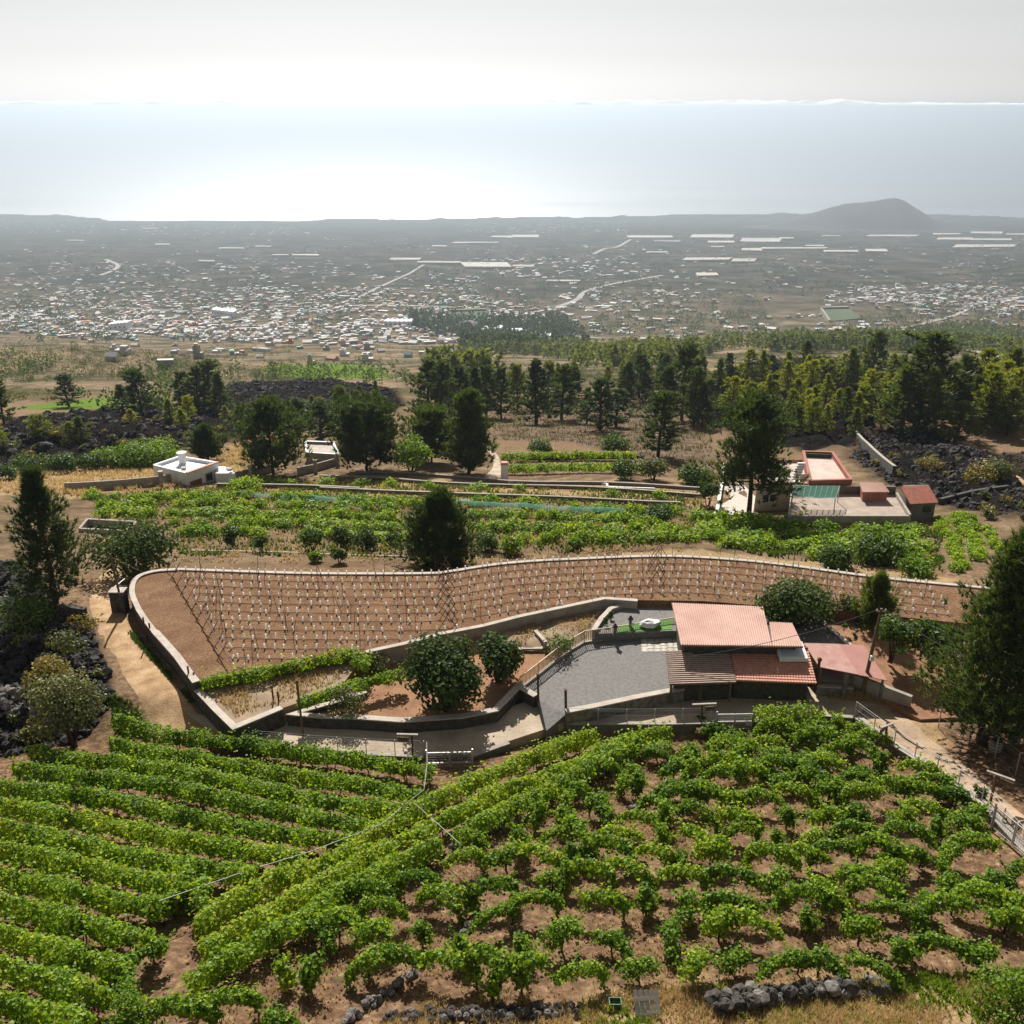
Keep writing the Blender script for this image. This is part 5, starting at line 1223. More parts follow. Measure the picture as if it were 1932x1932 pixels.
obj('roof_edge_tiles', MB().beam((WP[1][0], WP[1][1], zr + .5), (WP[2][0], WP[2][1], zr + .5), .5, .12), M['roof_tile'], wh)

zg_ = G(1470, 975)[2]
rh = thing('red_walled_house', 'red and cream flat-roofed house with roof terraces behind the vines at right', 'house', G(1470, 975))
z1, z2 = zg_ + 2.4, zg_ + 3.2
M['roof_terr'] = mat('pinkish_roof_screed', (.56, .46, .40), (.40, .32, .27), .6, .9, .2, .02)
LOW = [P(1428, 918, z1), P(1530, 918, z1), P(1545, 870, z1), P(1462, 872, z1)]
parapet_roof(rh, LOW, z1, 'cream', 'redwall', 'roof_terr', .35, .3, 6, 'lower_wall')
UP = [P(1527, 915, z2), P(1606, 913, z2), P(1570, 860, z2), P(1514, 858, z2)]
parapet_roof(rh, UP, z2, 'redwall', 'redwall', 'roof_terr', .55, .3, 7, 'upper_wall')
c = P(1514, 889, z2 + .2)
obj('green_parapet_band', MB().wall([P(1518, 861, z2 + .1), P(1568, 863, z2 + .1)], .14, z2 + .03, z2 + .52), M['greenwall'], rh)
obj('green_parapet_band', MB().wall([P(1440, 896, z1 + .1), P(1490, 896, z1 + .1)], .2, z1 + .03, z1 + .7), M['greenwall'], rh)
wx = np.array(LOW[0]) * .75 + np.array(LOW[1]) * .25; w = obj('window', MB().box((wx[0], wx[1] - .03, z1 - 1.5), (1.6, .12, 1.2)), M['white'], rh)
for s in (-.38, .38): obj('pane', MB().box((wx[0] + s, wx[1] - .09, z1 - 1.5), (.62, .08, .95)), M['glass'], w, loc=(0, 0, 0))
for k, (u, v, w_, d_) in enumerate(((1466, 912, .8, .6), (1482, 909, .6, .5), (1502, 915, .9, .6), (1535, 890, .7, .7), (1517, 903, 1.2, .5))):
    p = P(u, v, z1 + .05); obj('rooftop_unit', MB().box((p[0], p[1], z1 + .3), (w_, d_, .5)), M['white'], rh)
st = MB(); a = P(1500, 906, z1)
for k in range(7): st.box((a[0] + .0 + k * .18, a[1] + k * .28, z1 + .15 + k * .24), (1.0, .3, .3))
obj('roof_steps', st, M['white'], rh)
zt_ = zg_ + 2.2
tr_ = thing('concrete_terrace', 'grey concrete terrace with low parapet beside the red-walled house', 'terrace', G(1600, 978)); tr_['kind'] = 'thing'
TP = [P(1486, 978, zt_), P(1716, 978, zt_), P(1688, 932, zt_), P(1492, 930, zt_)]
M['terrace_conc'] = mat('pinkish_terrace_concrete', (.40, .32, .265), (.25, .20, .165), .7, .9, .3, .02)
obj('slab', MB().slab(TP, zt_, zt_ - 4), M['terrace_conc'], tr_)
obj('parapet', MB().wall([TP[0], TP[1]], .25, zt_ - .5, zt_ + .35), M['concrete'], tr_); obj('parapet', MB().wall([TP[1], TP[2]], .25, zt_ - .5, zt_ + .5), M['concrete'], tr_); obj('back_parapet', MB().wall([TP[2], TP[3]], .25, zt_ - .5, zt_ + 1.0), M['conc_dark'], tr_)
cg = thing('netted_cage', 'green netted frame cage on the concrete terrace', 'cage', P(1530, 965, zt_))
cgp = [P(1490, 972, zt_), P(1572, 972, zt_), P(1580, 948, zt_), P(1494, 948, zt_)]; hh = 2.1
for p in cgp: obj('post', MB().beam(p, (p[0], p[1], p[2] + hh), .08), M['steel'], cg)
for k in range(9):
    t = k / 8; a = np.array(cgp[0]) * (1 - t) + np.array(cgp[1]) * t; b = np.array(cgp[3]) * (1 - t) + np.array(cgp[2]) * t
    obj('roof_bar', MB().beam(a + [0, 0, hh], b + [0, 0, hh], .06), M['steel'], cg)
nm = MB(); a, b, c_, d = [np.array(p) + [0, 0, hh + .05] for p in cgp]
for k in range(36):
    t = k / 35; nm.beam(a * (1 - t) + d * t, b * (1 - t) + c_ * t, .035, .01)
for k in range(20): 
    t = k / 19; nm.beam(a * (1 - t) + d * t, (a * (1 - t) + d * t) * [1, 1, 0] + [0, 0, zt_], .06, .01)
obj('net', nm, M['net'], cg)
pr_ = thing('pink_roof_shed', 'small shed with faded pink tiled roof beside the red house', 'shed', P(1650, 930, zt_)); zz = zt_ + 1.3
obj('roof', sheet(P(1627, 928, zz), P(1678, 928, zz), P(1664, 910, zz + .5), P(1620, 910, zz + .5), 61, 2, lambda s, t: .05 * np.cos(s * 30 * math.pi), .1), M['roof_pink'], pr_)
obj('wall', MB().slab([P(1629, 926, zz), P(1675, 926, zz), P(1662, 912, zz), P(1623, 912, zz)], zz - .1, zz - 4), M['redwall'], pr_)
sb = G(1735, 978); zs = sb[2] + 2.7
sd = thing('rust_roof_shed', 'concrete shed with red-brown tiled roof at the end of the terrace', 'shed', sb)
obj('roof', sheet(P(1717, 951, zs), P(1770, 948, zs), P(1752, 916, zs + .6), P(1699, 918, zs + .6), 81, 17, lambda s, t: .05 * np.cos(s * 36 * math.pi) + .05 * (1 - (t * 16 - np.floor(t * 16 - 1e-6))), .12), M['roof_rust'], sd)
W4 = [P(1721, 950, zs), P(1766, 947, zs), P(1750, 920, zs), P(1703, 921, zs)]
obj('wall', MB().slab(W4, [zs - .12, zs - .12, zs + .4, zs + .4], zs - 5), M['conc_dark'], sd)
wv = np.array(W4[0]) * .35 + np.array(W4[1]) * .65; w = obj('window', MB().box((wv[0], wv[1] - .02, zs - .8), (1.2, .1, .9)), M['conc_dark'], sd); obj('pane', MB().box((wv[0], wv[1] - .07, zs - .8), (1.0, .08, .75)), M['glass'], w, loc=(0, 0, 0))
tag(obj('forecourt', MB().slab([(p[0], p[1]) for p in GP([(1345, 975), (1420, 975), (1425, 940), (1400, 915), (1365, 915)])], [p[2] + .25 for p in GP([(1345, 975), (1420, 975), (1425, 940), (1400, 915), (1365, 915)])], -40), M['concrete_cap']), 'pale concrete forecourt left of the red-walled house', 'paving', kind='structure')
capped_wall('side_wall', 'white-capped wall at the left of the pale forecourt', hp_(GP([(1352, 975), (1362, 915), (1364, 885)])), .3, -40, [p[2] + 1.0 for p in GP([(1352, 975), (1362, 915), (1364, 885)])], 'concrete', 'white')
drape_wall('retaining_wall', 'long pale-capped lava stone wall running up right of the red house', [(1612, 812), (1640, 850), (1685, 900)], .5, 1.8, 'stone_dark', 'concrete')
drape_wall('field_wall', 'dark dry wall on the slope below the side road at right', [(1772, 952), (1830, 935), (1900, 925)], .4, .7, 'stone_dark', 'stone_dark')
strip('hill_track', GP([(1990, 990), (1925, 935), (1860, 885), (1810, 850), (1770, 835)]), GP([(2010, 950), (1945, 915), (1890, 872), (1840, 838), (1790, 822)]), M['dirt'], 'dusty track on the right hillside under the pines', 'road', .12)
# little white gate house beside the path, ruined grey block house
p = G(952, 905); kb = thing('gate_pillar', 'white gate pillar with small red cap beside the orchard path', 'pillar', p)
obj('shaft', MB().box((p[0], p[1], p[2] + 1.2), (1.1, 1.0, 2.8)), M['white'], kb); obj('cap', MB().box((p[0], p[1], p[2] + 2.75), (1.3, 1.2, .3), 0, .7), M['roof_tile'], kb)
p = G(600, 872); z0 = p[2] + 2.6; gh = thing('grey_block_house', 'unfinished grey block house half hidden between the pines', 'house', p)
parapet_roof(gh, [P(578, 858, z0), P(640, 862, z0), P(630, 838, z0), P(575, 836, z0)], z0, 'concrete', 'roofwhite', 'concrete_cap', .4)
gw = np.array(P(606, 860, z0)); w = obj('window', MB().box((gw[0], gw[1] - .1, z0 - 1.3), (1.3, .2, 1.0)), M['concrete_cap'], gh); obj('pane', MB().box((gw[0], gw[1] - .22, z0 - 1.3), (1.0, .1, .8)), M['glass'], w, loc=(0, 0, 0))
strip('orchard_path', GP([(905, 905), (928, 880), (925, 858), (912, 845)]), GP([(945, 906), (950, 882), (940, 858), (922, 845)]), M['roadconc'], 'pale path between the tall narrow pine and the vine terrace', 'path', .1)
tk = G(215, 1000); wt = thing('water_tank', 'open square concrete water tank behind the left pine', 'tank', tk)
tp = [P(150, 998, tk[2] + 1), P(236, 1002, tk[2] + 1), P(258, 985, tk[2] + 1), P(165, 980, tk[2] + 1)]
obj('tank_wall', MB().wall(tp + [tp[0]], .3, tk[2] - 2, tk[2] + 1.1), M['concrete'], wt); obj('water', MB().slab(tp, tk[2] + .3, tk[2] - 2), M['glass'], wt)

# ------------------------------------------------------------------ orchard plants
def bush_proto(name, label, m, seed, h, r, n, size, cat='bush', group=None, lobes=6, th=.05):
    return tree_proto(name, label, cat, crown_parts(h, r, seed, n, size, lobes, th, .8, 3, .3), m, group, 'vinewood', 'foliage')
q = np.random.default_rng(77)
OL = 'low sprawling vine clump in the terraced orchard rows'
OG = 'vine clumps in the orchard rows'
OV = [bush_proto('orchard_vine', OL, ('vine', 'vine_dark', 'vine_yellow', 'vine')[j], 500 + j, 1.2, 1.5, 300, .26, 'vine', OG) for j in range(4)]
def row_of(px, step, n_skip=.12, sc=(.8, 1.25), lab=OL, grp=OG, protos=OV):
    pts = GP(px); cum = np.cumsum([0] + [math.hypot(b[0] - a[0], b[1] - a[1]) for a, b in zip(pts[:-1], pts[1:])])
    s = 0
    while s < cum[-1]:
        if q.uniform() > n_skip:
            x = np.interp(s, cum, [p[0] for p in pts]) + q.normal(0, .3); y = np.interp(s, cum, [p[1] for p in pts]) + q.normal(0, .22)
            place(protos[q.integers(len(protos))], (x, y, float(H(x, y)) - .05), q.uniform(0, 6), q.uniform(*sc), lab, grp, q.uniform(.7, 1.1))
        s += step * q.uniform(.8, 1.25)
for px, st in (([(170, 942), (400, 940), (600, 946)], 1.6), ([(170, 958), (420, 955), (760, 962)], 1.6), ([(200, 975), (420, 975), (770, 980)], 1.6), ([(330, 992), (600, 995), (770, 1000)], 1.6), ([(350, 1008), (560, 1012), (780, 1018)], 1.9),
               ([(600, 945), (900, 955), (1290, 972)], 1.7), ([(890, 975), (1100, 985), (1290, 990)], 1.6), ([(900, 1000), (1100, 1008), (1295, 1005)], 1.6), ([(960, 1022), (1150, 1024), (1300, 1018)], 1.6), ([(620, 915), (1000, 930), (1300, 945)], 5.5), ([(480, 912), (560, 916)], 1.8)):
    _rk = globals().get('_rk', -1) + 1
    row_of(px, st, lab='low sprawling vine clump in the ' + ['orchard row nearest the white house wall', 'second orchard row below the white house', 'third orchard row below the white house', 'orchard row behind the dark round saplings', 'orchard row beside the broad cone pine', 'netted orchard row above the central terraces', 'upper row right of the broad cone pine', 'middle row right of the broad cone pine', 'lower row right of the broad cone pine', 'dry terraces between the long grey walls', 'patch against the white house annex'][_rk])
RL = 'bright vine clump in the dense plot below the red-walled house'
for px in ([(1320, 982), (1480, 990), (1700, 990)], [(1325, 998), (1500, 1004), (1730, 1006)], [(1330, 1014), (1500, 1020), (1750, 1022)], [(1345, 1030), (1560, 1038), (1765, 1040)], [(1540, 1052), (1680, 1060), (1770, 1062)]):
    row_of(px, 1.7, .05, (.9, 1.4), RL, 'vines below the red-walled house')
YL = 'yellow-green vine clump in the small plot at the right edge'
OY = [bush_proto('orchard_vine', YL, 'vine_yellow', 520 + j, 1.1, 1.2, 240, .24, 'vine', 'yellow vines at the right edge') for j in range(2)]
for px in ([(1778, 985), (1800, 1030), (1806, 1080)], [(1800, 980), (1830, 1020), (1850, 1060)], [(1825, 980), (1870, 1020), (1900, 1050)]): row_of(px, 1.6, .05, (.8, 1.1), YL, 'yellow vines at the right edge', OY)
hedge_row('vine_row', 'upper vine row on the green terrace right of the orchard path', [(945, 856), (1050, 852), (1200, 852)], 'vine', 1.6, 130, .3, .9, group='vine rows right of the orchard path', post=False)
hedge_row('vine_row', 'lower vine row on the green terrace right of the orchard path', [(955, 876), (1080, 874), (1215, 876)], 'vine', 1.7, 130, .3, 1.0, group='vine rows right of the orchard path', post=False)
bush_spots = [(440, 1032, 990, 42, 'bush', 'olive-green orchard sapling left of the kerb'), (495, 1042, 1005, 28, 'bush', 'small round citrus tree standing alone in dry soil'), (590, 1040, 992, 48, 'bush', 'leafy orchard tree above the pale kerb'), (645, 1035, 990, 50, 'fig', 'dark round orchard tree left of two'), (692, 1038, 995, 52, 'fig', 'dark round orchard tree right of two'), (640, 1062, 1032, 30, 'bush', 'small green sapling just behind the vineyard kerb'), (595, 1060, 1040, 28, 'bush_bright', 'bright low shrub just behind the vineyard kerb'), (740, 1030, 1005, 30, 'bush', 'green shrub beside the broad cone pine'), (918, 1040, 1005, 48, 'bush', 'rounded shrub right of the broad cone pine'), (965, 1045, 1015, 50, 'bush_bright', 'bright rounded shrub second right of the cone pine'), (1085, 1035, 1015, 30, 'bush_bright', 'small bright shrub near the orchard edge'), (1240, 985, 958, 60, 'bush', 'broad shrub at the right end of the netted rows'), (1310, 915, 880, 80, 'bush', 'broad green bush left of the tall open pine'), (1335, 955, 905, 46, 'fig', 'dark bush beside the forecourt wall'), (1232, 905, 865, 60, 'bush_olive', 'grey-green bush at the end of the vine terrace'), (1175, 905, 868, 56, 'bush', 'rounded bush in front of the vine terrace'), (775, 892, 822, 88, 'bush_bright', 'bright yellow-green tree between the dark pines'), (1020, 850, 835, 46, 'bush', 'low bush on the upper edge of the vine terrace'), (1160, 848, 830, 60, 'bush', 'wide low bush on the upper edge of the vine terrace'), (1570, 1068, 1035, 80, 'bush', 'green bush below the dense vine plot'), (1660, 1062, 1020, 110, 'bush', 'wide dome-shaped green bush below the dense vine plot'), (1730, 1085, 1060, 70, 'bush_bright', 'low bright bush right of the dome-shaped bush'), (465, 925, 905, 60, 'vine', 'vine mass over the wall by the white house'), (255, 885, 850, 110, 'bush_bright', 'bright green thicket left of the white house'), (310, 880, 842, 90, 'bush_bright', 'bright green thicket touching the white house'), (205, 885, 848, 70, 'bush_bright', 'bright thicket at the far left of the white house garden'), (60, 890, 862, 60, 'bush', 'round green shrub in the hedge at the left edge'), (120, 890, 860, 62, 'bush', 'second round green shrub in the left hedge'), (170, 888, 858, 50, 'bush', 'third round green shrub in the left hedge'), (15, 905, 880, 50, 'bush', 'dark shrub at the left picture edge'), (1750, 885, 868, 50, 'bush_gold', 'dry golden bush on the dark slope right of the red house'), (1850, 912, 880, 70, 'bush_gold', 'rust-coloured dry bush beside the hill track'), (1880, 905, 872, 60, 'bush_olive', 'grey dry bush beside the hill track'), (1630, 1190, 1165, 40, 'bush_olive', 'grey shrub between the young pine and the fig')]
for k, (u, vb, vt, w, m, lb) in enumerate(bush_spots):
    b = G(u, vb); h, r = hr_(b, vt, w); h = max(h, .8)
    solo('orchard_bush' if m != 'bush_gold' else 'dry_bush', lb, 'bush', b, h, r, crown_parts(h, r * 1.1, 600 + k, int(500 + 50 * r * r * 4), .22 + .03 * r, 8, .06, .85, 4, .35), m)
# green shade nets lying over two rows
for k, (px, lb) in enumerate((([(455, 938), (560, 946), (680, 950)], 'left length of green netting over the orchard row'), ([(860, 958), (1010, 965), (1180, 972)], 'right length of green netting over the orchard row'))):
    pts = catmull(GP(px), 8); V = []; F = []
    for i_, p in enumerate(pts):
        for j in range(4): V.append((p[0], p[1] - .6 + j * .5, float(H(p[0], p[1])) + .95 + .5 * float(vnoise(i_ * .9, k * 3.1, 7)) - .25 * abs(j - 1.5) + .3 * float(vnoise(i_ * 2.1, j * 1.7, 8))))
    for i_ in range(len(pts) - 1):
        for j in range(3): F.append((i_ * 4 + j, i_ * 4 + j + 1, i_ * 4 + j + 5, i_ * 4 + j + 4))
    tag(obj('shade_net', MB().add(V, F), M['sheer'], smooth=True), lb, 'net')

# ------------------------------------------------------------------ pine woods
PH, PR = 12.0, 3.1
def pproto(m, seed, shape, nb=66, per=6, k=10, L=.8, W=.22, t0=.12):
    return tree_proto('pine_tree', 'pine', 'pine tree', pine_parts(PH, PR, seed, nb, per, k, L, W, t0, shape, .2), m)
PD = [pproto('pine_dark', 700 + j, ('cone', 'col', 'cone', 'old', 'col', 'cone')[j]) for j in range(6)]
PY = [pproto('pine_yellow', 720 + j, ('cone', 'col', 'cone', 'old')[j], nb=58, t0=.18) for j in range(4)]
PM = [pproto('pine_mid', 740 + j, ('cone', 'col', 'cone')[j]) for j in range(3)]
PT = {'d': PD, 'y': PY, 'm': PM}
q = np.random.default_rng(88)
npine = 0
def put_pine(u, vb, vt, w, ty, label, group=None):
    global npine
    b = G(u, vb); h, r = hr_(b, vt, w)
    place(PT[ty][q.integers(len(PT[ty]))], (b[0], b[1], b[2] - .2), q.uniform(0, 6), max(.3, r * 1.38 / PR), label, group, max(.2, h / PH)); npine += 1
NAMED = [(130, 768, 706, 42, 'd', 'lone dark pine on the dry hillside at far left'), (268, 785, 696, 56, 'd', 'broad dark pine at the left end of the lava-field clump'), (235, 782, 724, 42, 'd', 'shorter dark pine left of the lava-field clump'), (350, 778, 700, 44, 'd', 'dark pine on the left of the central lava clump'), (376, 782, 690, 48, 'd', 'tall dark pine in the middle of the lava clump'), (398, 776, 680, 52, 'd', 'tallest dark pine of the lava clump'), (420, 782, 702, 40, 'm', 'green pine on the right of the lava clump'), (322, 797, 752, 28, 'y', 'small yellow pine in front of the lava clump'), (357, 794, 746, 24, 'y', 'slender yellow pine in front of the lava clump'), (344, 808, 770, 26, 'y', 'smallest yellow pine on the lava edge'), (248, 800, 770, 24, 'y', 'little round yellow pine alone on the black lava'), (80, 828, 780, 42, 'y', 'yellow pine at the left of the black lava'), (138, 838, 795, 30, 'y', 'short yellow pine beside a taller green one on the lava'), (156, 836, 785, 34, 'm', 'green pine beside the short yellow one on the lava'), (427, 792, 764, 22, 'y', 'tiny yellow pine right of the lava clump'), (452, 806, 760, 28, 'm', 'small green pine on the lava left of the spreading pine'), (565, 822, 748, 64, 'd', 'large dark pine behind the spreading pine'), (606, 836, 758, 58, 'd', 'dark pine between the spreading and the round pine'), (645, 800, 728, 42, 'm', 'hazy green pine on the far lava edge'), (672, 790, 735, 36, 'm', 'hazy slender pine on the far lava edge'), (8, 800, 715, 40, 'd', 'dark pine cut by the left picture edge'), (0, 845, 790, 30, 'y', 'yellow pine cut by the left picture edge'),
 (808, 798, 676, 60, 'd', 'leftmost tall dark pine of the central wood'), (836, 802, 680, 52, 'd', 'second tall dark pine of the central wood'), (866, 798, 690, 48, 'd', 'third tall dark pine of the central wood'), (897, 792, 690, 42, 'd', 'dark pine behind the tall narrow one'), (917, 788, 688, 46, 'd', 'dark pine right of the tall narrow one'), (946, 790, 694, 38, 'd', 'slim dark pine at the left of the bare slope'), (1010, 800, 678, 64, 'd', 'large dark pine casting shade on the bare slope'), (1060, 792, 688, 54, 'd', 'dark pine right of the large one on the bare slope'), (1132, 812, 714, 60, 'd', 'broad dark pine in the middle of the bare slope'), (1162, 806, 733, 52, 'd', 'shorter dark pine on the right of the bare slope'), (1106, 800, 730, 36, 'd', 'slim dark pine left of the broad slope pine'), (1034, 775, 682, 42, 'm', 'green pine behind the bare slope'), (976, 775, 688, 38, 'm', 'green pine at the top of the bare slope'), (1182, 760, 680, 42, 'd', 'dark pine at the head of the pale gully'), (1206, 750, 668, 42, 'd', 'dark pine just right of the pale gully'), (1252, 805, 688, 62, 'd', 'large dark pine right of the pale gully'), (1286, 795, 648, 58, 'd', 'tallest dark pine right of the pale gully'), (1308, 806, 692, 44, 'd', 'dark pine left of the lava mound'), (1242, 862, 738, 66, 'd', 'airy dark pine at the foot of the pale gully'), (1325, 806, 722, 38, 'd', 'slim dark pine at the lava mound edge'),
 (1730, 806, 626, 112, 'd', 'huge broad dark pine towering over the yellow pines'), (1641, 735, 624, 46, 'd', 'tall hazy dark pine behind the yellow pines'), (1700, 822, 690, 74, 'm', 'bushy green pine in front of the huge broad pine'), (1744, 824, 692, 66, 'm', 'green pine below the huge broad pine'), (1800, 836, 755, 66, 'm', 'dark green pine leaning over the hill track'), (1455, 700, 668, 26, 'd', 'small dark pine on the lava mound crest'), (1520, 690, 640, 34, 'm', 'flat-topped pine behind the lava mound')]
for u, vb, vt, w, ty, lb in NAMED: put_pine(u, vb, vt, w, ty, lb)
def scatter_px(poly, n, seed):
    g = np.random.default_rng(seed); us = [p[0] for p in poly]; vs_ = [p[1] for p in poly]; out = []
    while len(out) < n:
        u, v = g.uniform(min(us), max(us), 200), g.uniform(min(vs_), max(vs_), 200); ok = inpoly(u, v, poly)
        out += list(zip(u[ok].tolist(), v[ok].tolist()))
    return sorted(out[:n], key=lambda p: p[1])
for u, v in scatter_px([(1340, 745), (1440, 715), (1600, 720), (1680, 735), (1690, 800), (1600, 830), (1500, 825), (1400, 790), (1345, 775)], 46, 1):
    put_pine(u, v, v - q.uniform(46, 78), q.uniform(24, 36), 'y' if q.uniform() < .85 else 'm', 'yellow-green pine growing on the black lava mound', 'yellow pines on the lava mound')
for u, v in scatter_px([(1775, 770), (1932, 755), (1960, 845), (1880, 830), (1790, 790)], 26, 2):
    put_pine(u, v, v - q.uniform(75, 115), q.uniform(38, 56), 'y' if q.uniform() < .7 else 'm', 'tall yellow-green pine on the right-hand rise', 'pines on the right-hand rise')
for u, v in scatter_px([(790, 745), (900, 735), (1100, 728), (1300, 725), (1400, 712), (1400, 735), (1330, 760), (1200, 752), (1000, 765), (820, 775)], 44, 3):
    put_pine(u, v, v - q.uniform(30, 76), q.uniform(18, 36), ('d', 'm', 'm', 'y')[q.integers(4)], 'pine in the dense wood behind the bare slope', 'dense pine wood behind the bare slope')
for u, v in scatter_px([(1560, 735), (1600, 705), (1932, 700), (1932, 760), (1770, 765), (1690, 735)], 34, 4):
    put_pine(u, v, v - q.uniform(38, 60), q.uniform(22, 30), ('y', 'm', 'y')[q.integers(3)], 'hazy pine in the wood behind the right-hand rise', 'hazy pines behind the rise')
for u, v in scatter_px([(430, 790), (520, 780), (700, 745), (740, 760), (640, 800), (560, 815), (470, 815)], 12, 5):
    put_pine(u, v, v - q.uniform(22, 40), q.uniform(14, 24), 'my'[q.integers(2)], 'small pine growing on the far black lava', 'small pines on the far lava')
# far woods as one mass each
def far_trees(name, label, poly, n, seed, hr, m, pine=True):
    g = np.random.default_rng(seed); C = []; D = []
    mb = MB()
    for b in GV(scatter_px(poly, n, seed)):
        if float(fbm(b[0] / (40 + b[1] * .05), b[1] / (40 + b[1] * .05), seed, 2)) < -.08: continue
        h = g.uniform(*hr); r = h * g.uniform(.2, .3) * (1 if pine else 1.9)
        z = g.uniform(.12, 1, 22); rr = r * ((1.05 - z) ** .7 if pine else np.sqrt(np.maximum(.05, 1 - (2 * z - .9) ** 2))); a = g.uniform(0, 6.28, 22)
        Cc = np.stack([b[0] + rr * np.cos(a), b[1] + rr * np.sin(a), b[2] + h * z], 1); C.append(Cc); D.append(np.stack([np.cos(a), np.sin(a), 0 * a + .7], 1))
    C = np.concatenate(C); D = np.concatenate(D)
    needles(mb, C, D, (hr[0] + hr[1]) * .10, (hr[0] + hr[1]) * .085, 2, g, .6)
    tag(obj(name, mb, M[m]), label, 'wood', kind='stuff')
far_trees('pine_wood', 'hazy belt of pines above the plain', [(860, 665), (1000, 650), (1150, 665), (1300, 655), (1500, 650), (1640, 652), (1932, 655), (1932, 690), (1690, 684), (1640, 664), (1350, 664), (1300, 700), (1200, 712), (900, 722), (800, 730)], 1800, 11, (9, 14), 'pine_mid')
far_trees('pine_wood', 'dark hazy wood round the sports ground', [(770, 600), (850, 598), (940, 605), (1060, 605), (1110, 640), (1120, 660), (980, 668), (880, 668), (860, 640), (790, 630)], 700, 12, (12, 18), 'pine_dark')
far_trees('pine_wood', 'distant dark wood below the right-hand town', [(1330, 648), (1500, 640), (1640, 640), (1800, 620), (1932, 625), (1932, 665), (1700, 668), (1400, 665)], 900, 13, (11, 16), 'pine_mid')
far_trees('pine_wood', 'scattered trees among the dry fields at left', [(0, 660), (200, 690), (420, 700), (520, 690), (760, 690), (780, 735), (640, 725), (450, 720), (330, 770), (0, 775)], 300, 14, (3, 6), 'bush', False)
far_trees('plain_trees', 'tree dots scattered over the hazy plain', [(0, 470), (1932, 460), (1932, 640), (1000, 640), (0, 650)], 2600, 15, (7, 13), 'pine_dark', False)
far_trees('hill_scrub', 'dull scrub dotted over the slopes below the pines', [(0, 640), (1932, 640), (1932, 700), (1300, 720), (800, 730), (0, 760)], 2400, 16, (1.5, 3.6), 'bush_olive', False)
# scrub tufts on the lava
SC = [bush_proto('scrub_bush', 'golden scrub', 'bush_gold' if j else 'bush_olive', 560 + j, 1.0, 1.0, 120, .3, 'bush') for j in range(2)]
for u, v in scatter_px([(20, 800), (320, 785), (560, 800), (740, 745), (760, 765), (620, 815), (420, 835), (200, 868), (20, 870)], 46, 6):
    b = G(u, v); place(SC[q.integers(2)], b, q.uniform(0, 6), q.uniform(.7, 1.6), 'pale golden scrub bush dotting the black lava field', 'scrub on the lava field')
for u, v in scatter_px([(1600, 850), (1800, 850), (1932, 900), (1932, 1000), (1790, 960), (1680, 900)], 14, 7):
    b = G(u, v); place(SC[q.integers(2)], b, q.uniform(0, 6), q.uniform(.6, 1.3), 'dry scrub bush on the dark slope right of the red house', 'scrub on the right slope')

# ------------------------------------------------------------------ lava rocks, grass, weeds
def rock_field(name, label, polys, n, seed, sz, m):
    g = np.random.default_rng(seed); mb = MB(); k = 5; prof = np.array([(.3, -.5), (1.0, -.05), (.75, .3), (.2, .5)])
    pts = []
    for poly, share in polys:
        xs = [p[0] for p in poly]; ys = [p[1] for p in poly]; c = 0
        while c < n * share:
            X = g.uniform(min(xs), max(xs), 400); Y = g.uniform(min(ys), max(ys), 400); ok = inpoly(X, Y, poly)
            pts.append(np.stack([X[ok], Y[ok]], 1)); c += ok.sum()
    pts = np.concatenate(pts); Np = len(pts); Zt = sampleZ(pts[:, 0], pts[:, 1])
    s = sz[0] + (sz[1] - sz[0]) * g.uniform(0, 1, Np) ** 2.5
    a = np.arange(k) * 2 * math.pi / k
    rr = prof[None, :, 0, None] * g.uniform(.7, 1.25, (Np, 4, k)) * s[:, None, None]
    V = np.stack([pts[:, 0, None, None] + rr * np.cos(a), pts[:, 1, None, None] + rr * np.sin(a), Zt[:, None, None] + s[:, None, None] * (prof[None, :, 1, None] * 1.3 + .25 + g.uniform(-.2, .2, (Np, 4, k)))], 3).reshape(-1, 3)
    base = (np.arange(Np) * 4 * k)[:, None, None, None]
    i = np.arange(3)[:, None]; j = np.arange(k)[None, :]
    F = np.stack([i * k + j, i * k + (j + 1) % k, (i + 1) * k + (j + 1) % k, (i + 1) * k + j], 2)[None] + base
    cap = np.arange(Np)[:, None] * 4 * k + 3 * k + np.arange(k)[None, :]
    mb.add(V, F.reshape(-1, 4)); mb.F.append(cap)
    return tag(obj(name, mb, M[m]), label, 'rocks', kind='stuff')
for u, v in scatter_px([(10, 1190), (110, 1180), (190, 1230), (205, 1310), (60, 1230), (10, 1260)], 9, 8) + scatter_px([(5, 1350), (60, 1340), (90, 1400), (20, 1415)], 5, 9):
    b = G(u, v); place(SC[q.integers(2)], b, q.uniform(0, 6), q.uniform(.5, 1.0), 'small scrub bush on the black lava beside the dirt road', 'scrub on the near lava')
rock_field('lava_rocks', 'rough black lava rubble beside the dirt road at left', [(LAVA_F, 1.0)], 2600, 31, (.12, .55), 'rock_black')
rock_field('lava_rocks', 'rough black lava blocks on the left field and the right mound', [(LAVA_L, .5), (LAVA_R, .36)], 4600, 32, (.25, 1.3), 'rock_black')
rock_field('lava_rocks', 'dark rubble strewn over the slope right of the red house', [(LAVA_R2, 1.0)], 1100, 34, (.15, .85), 'rock_black')
rock_field('grey_rubble', 'heap of grey stones below the golden shrub at left', [(GP([(0, 1300), (60, 1298), (110, 1310), (115, 1350), (40, 1362), (0, 1355)]), 1.0)], 260, 33, (.15, .42), 'stone_grey')
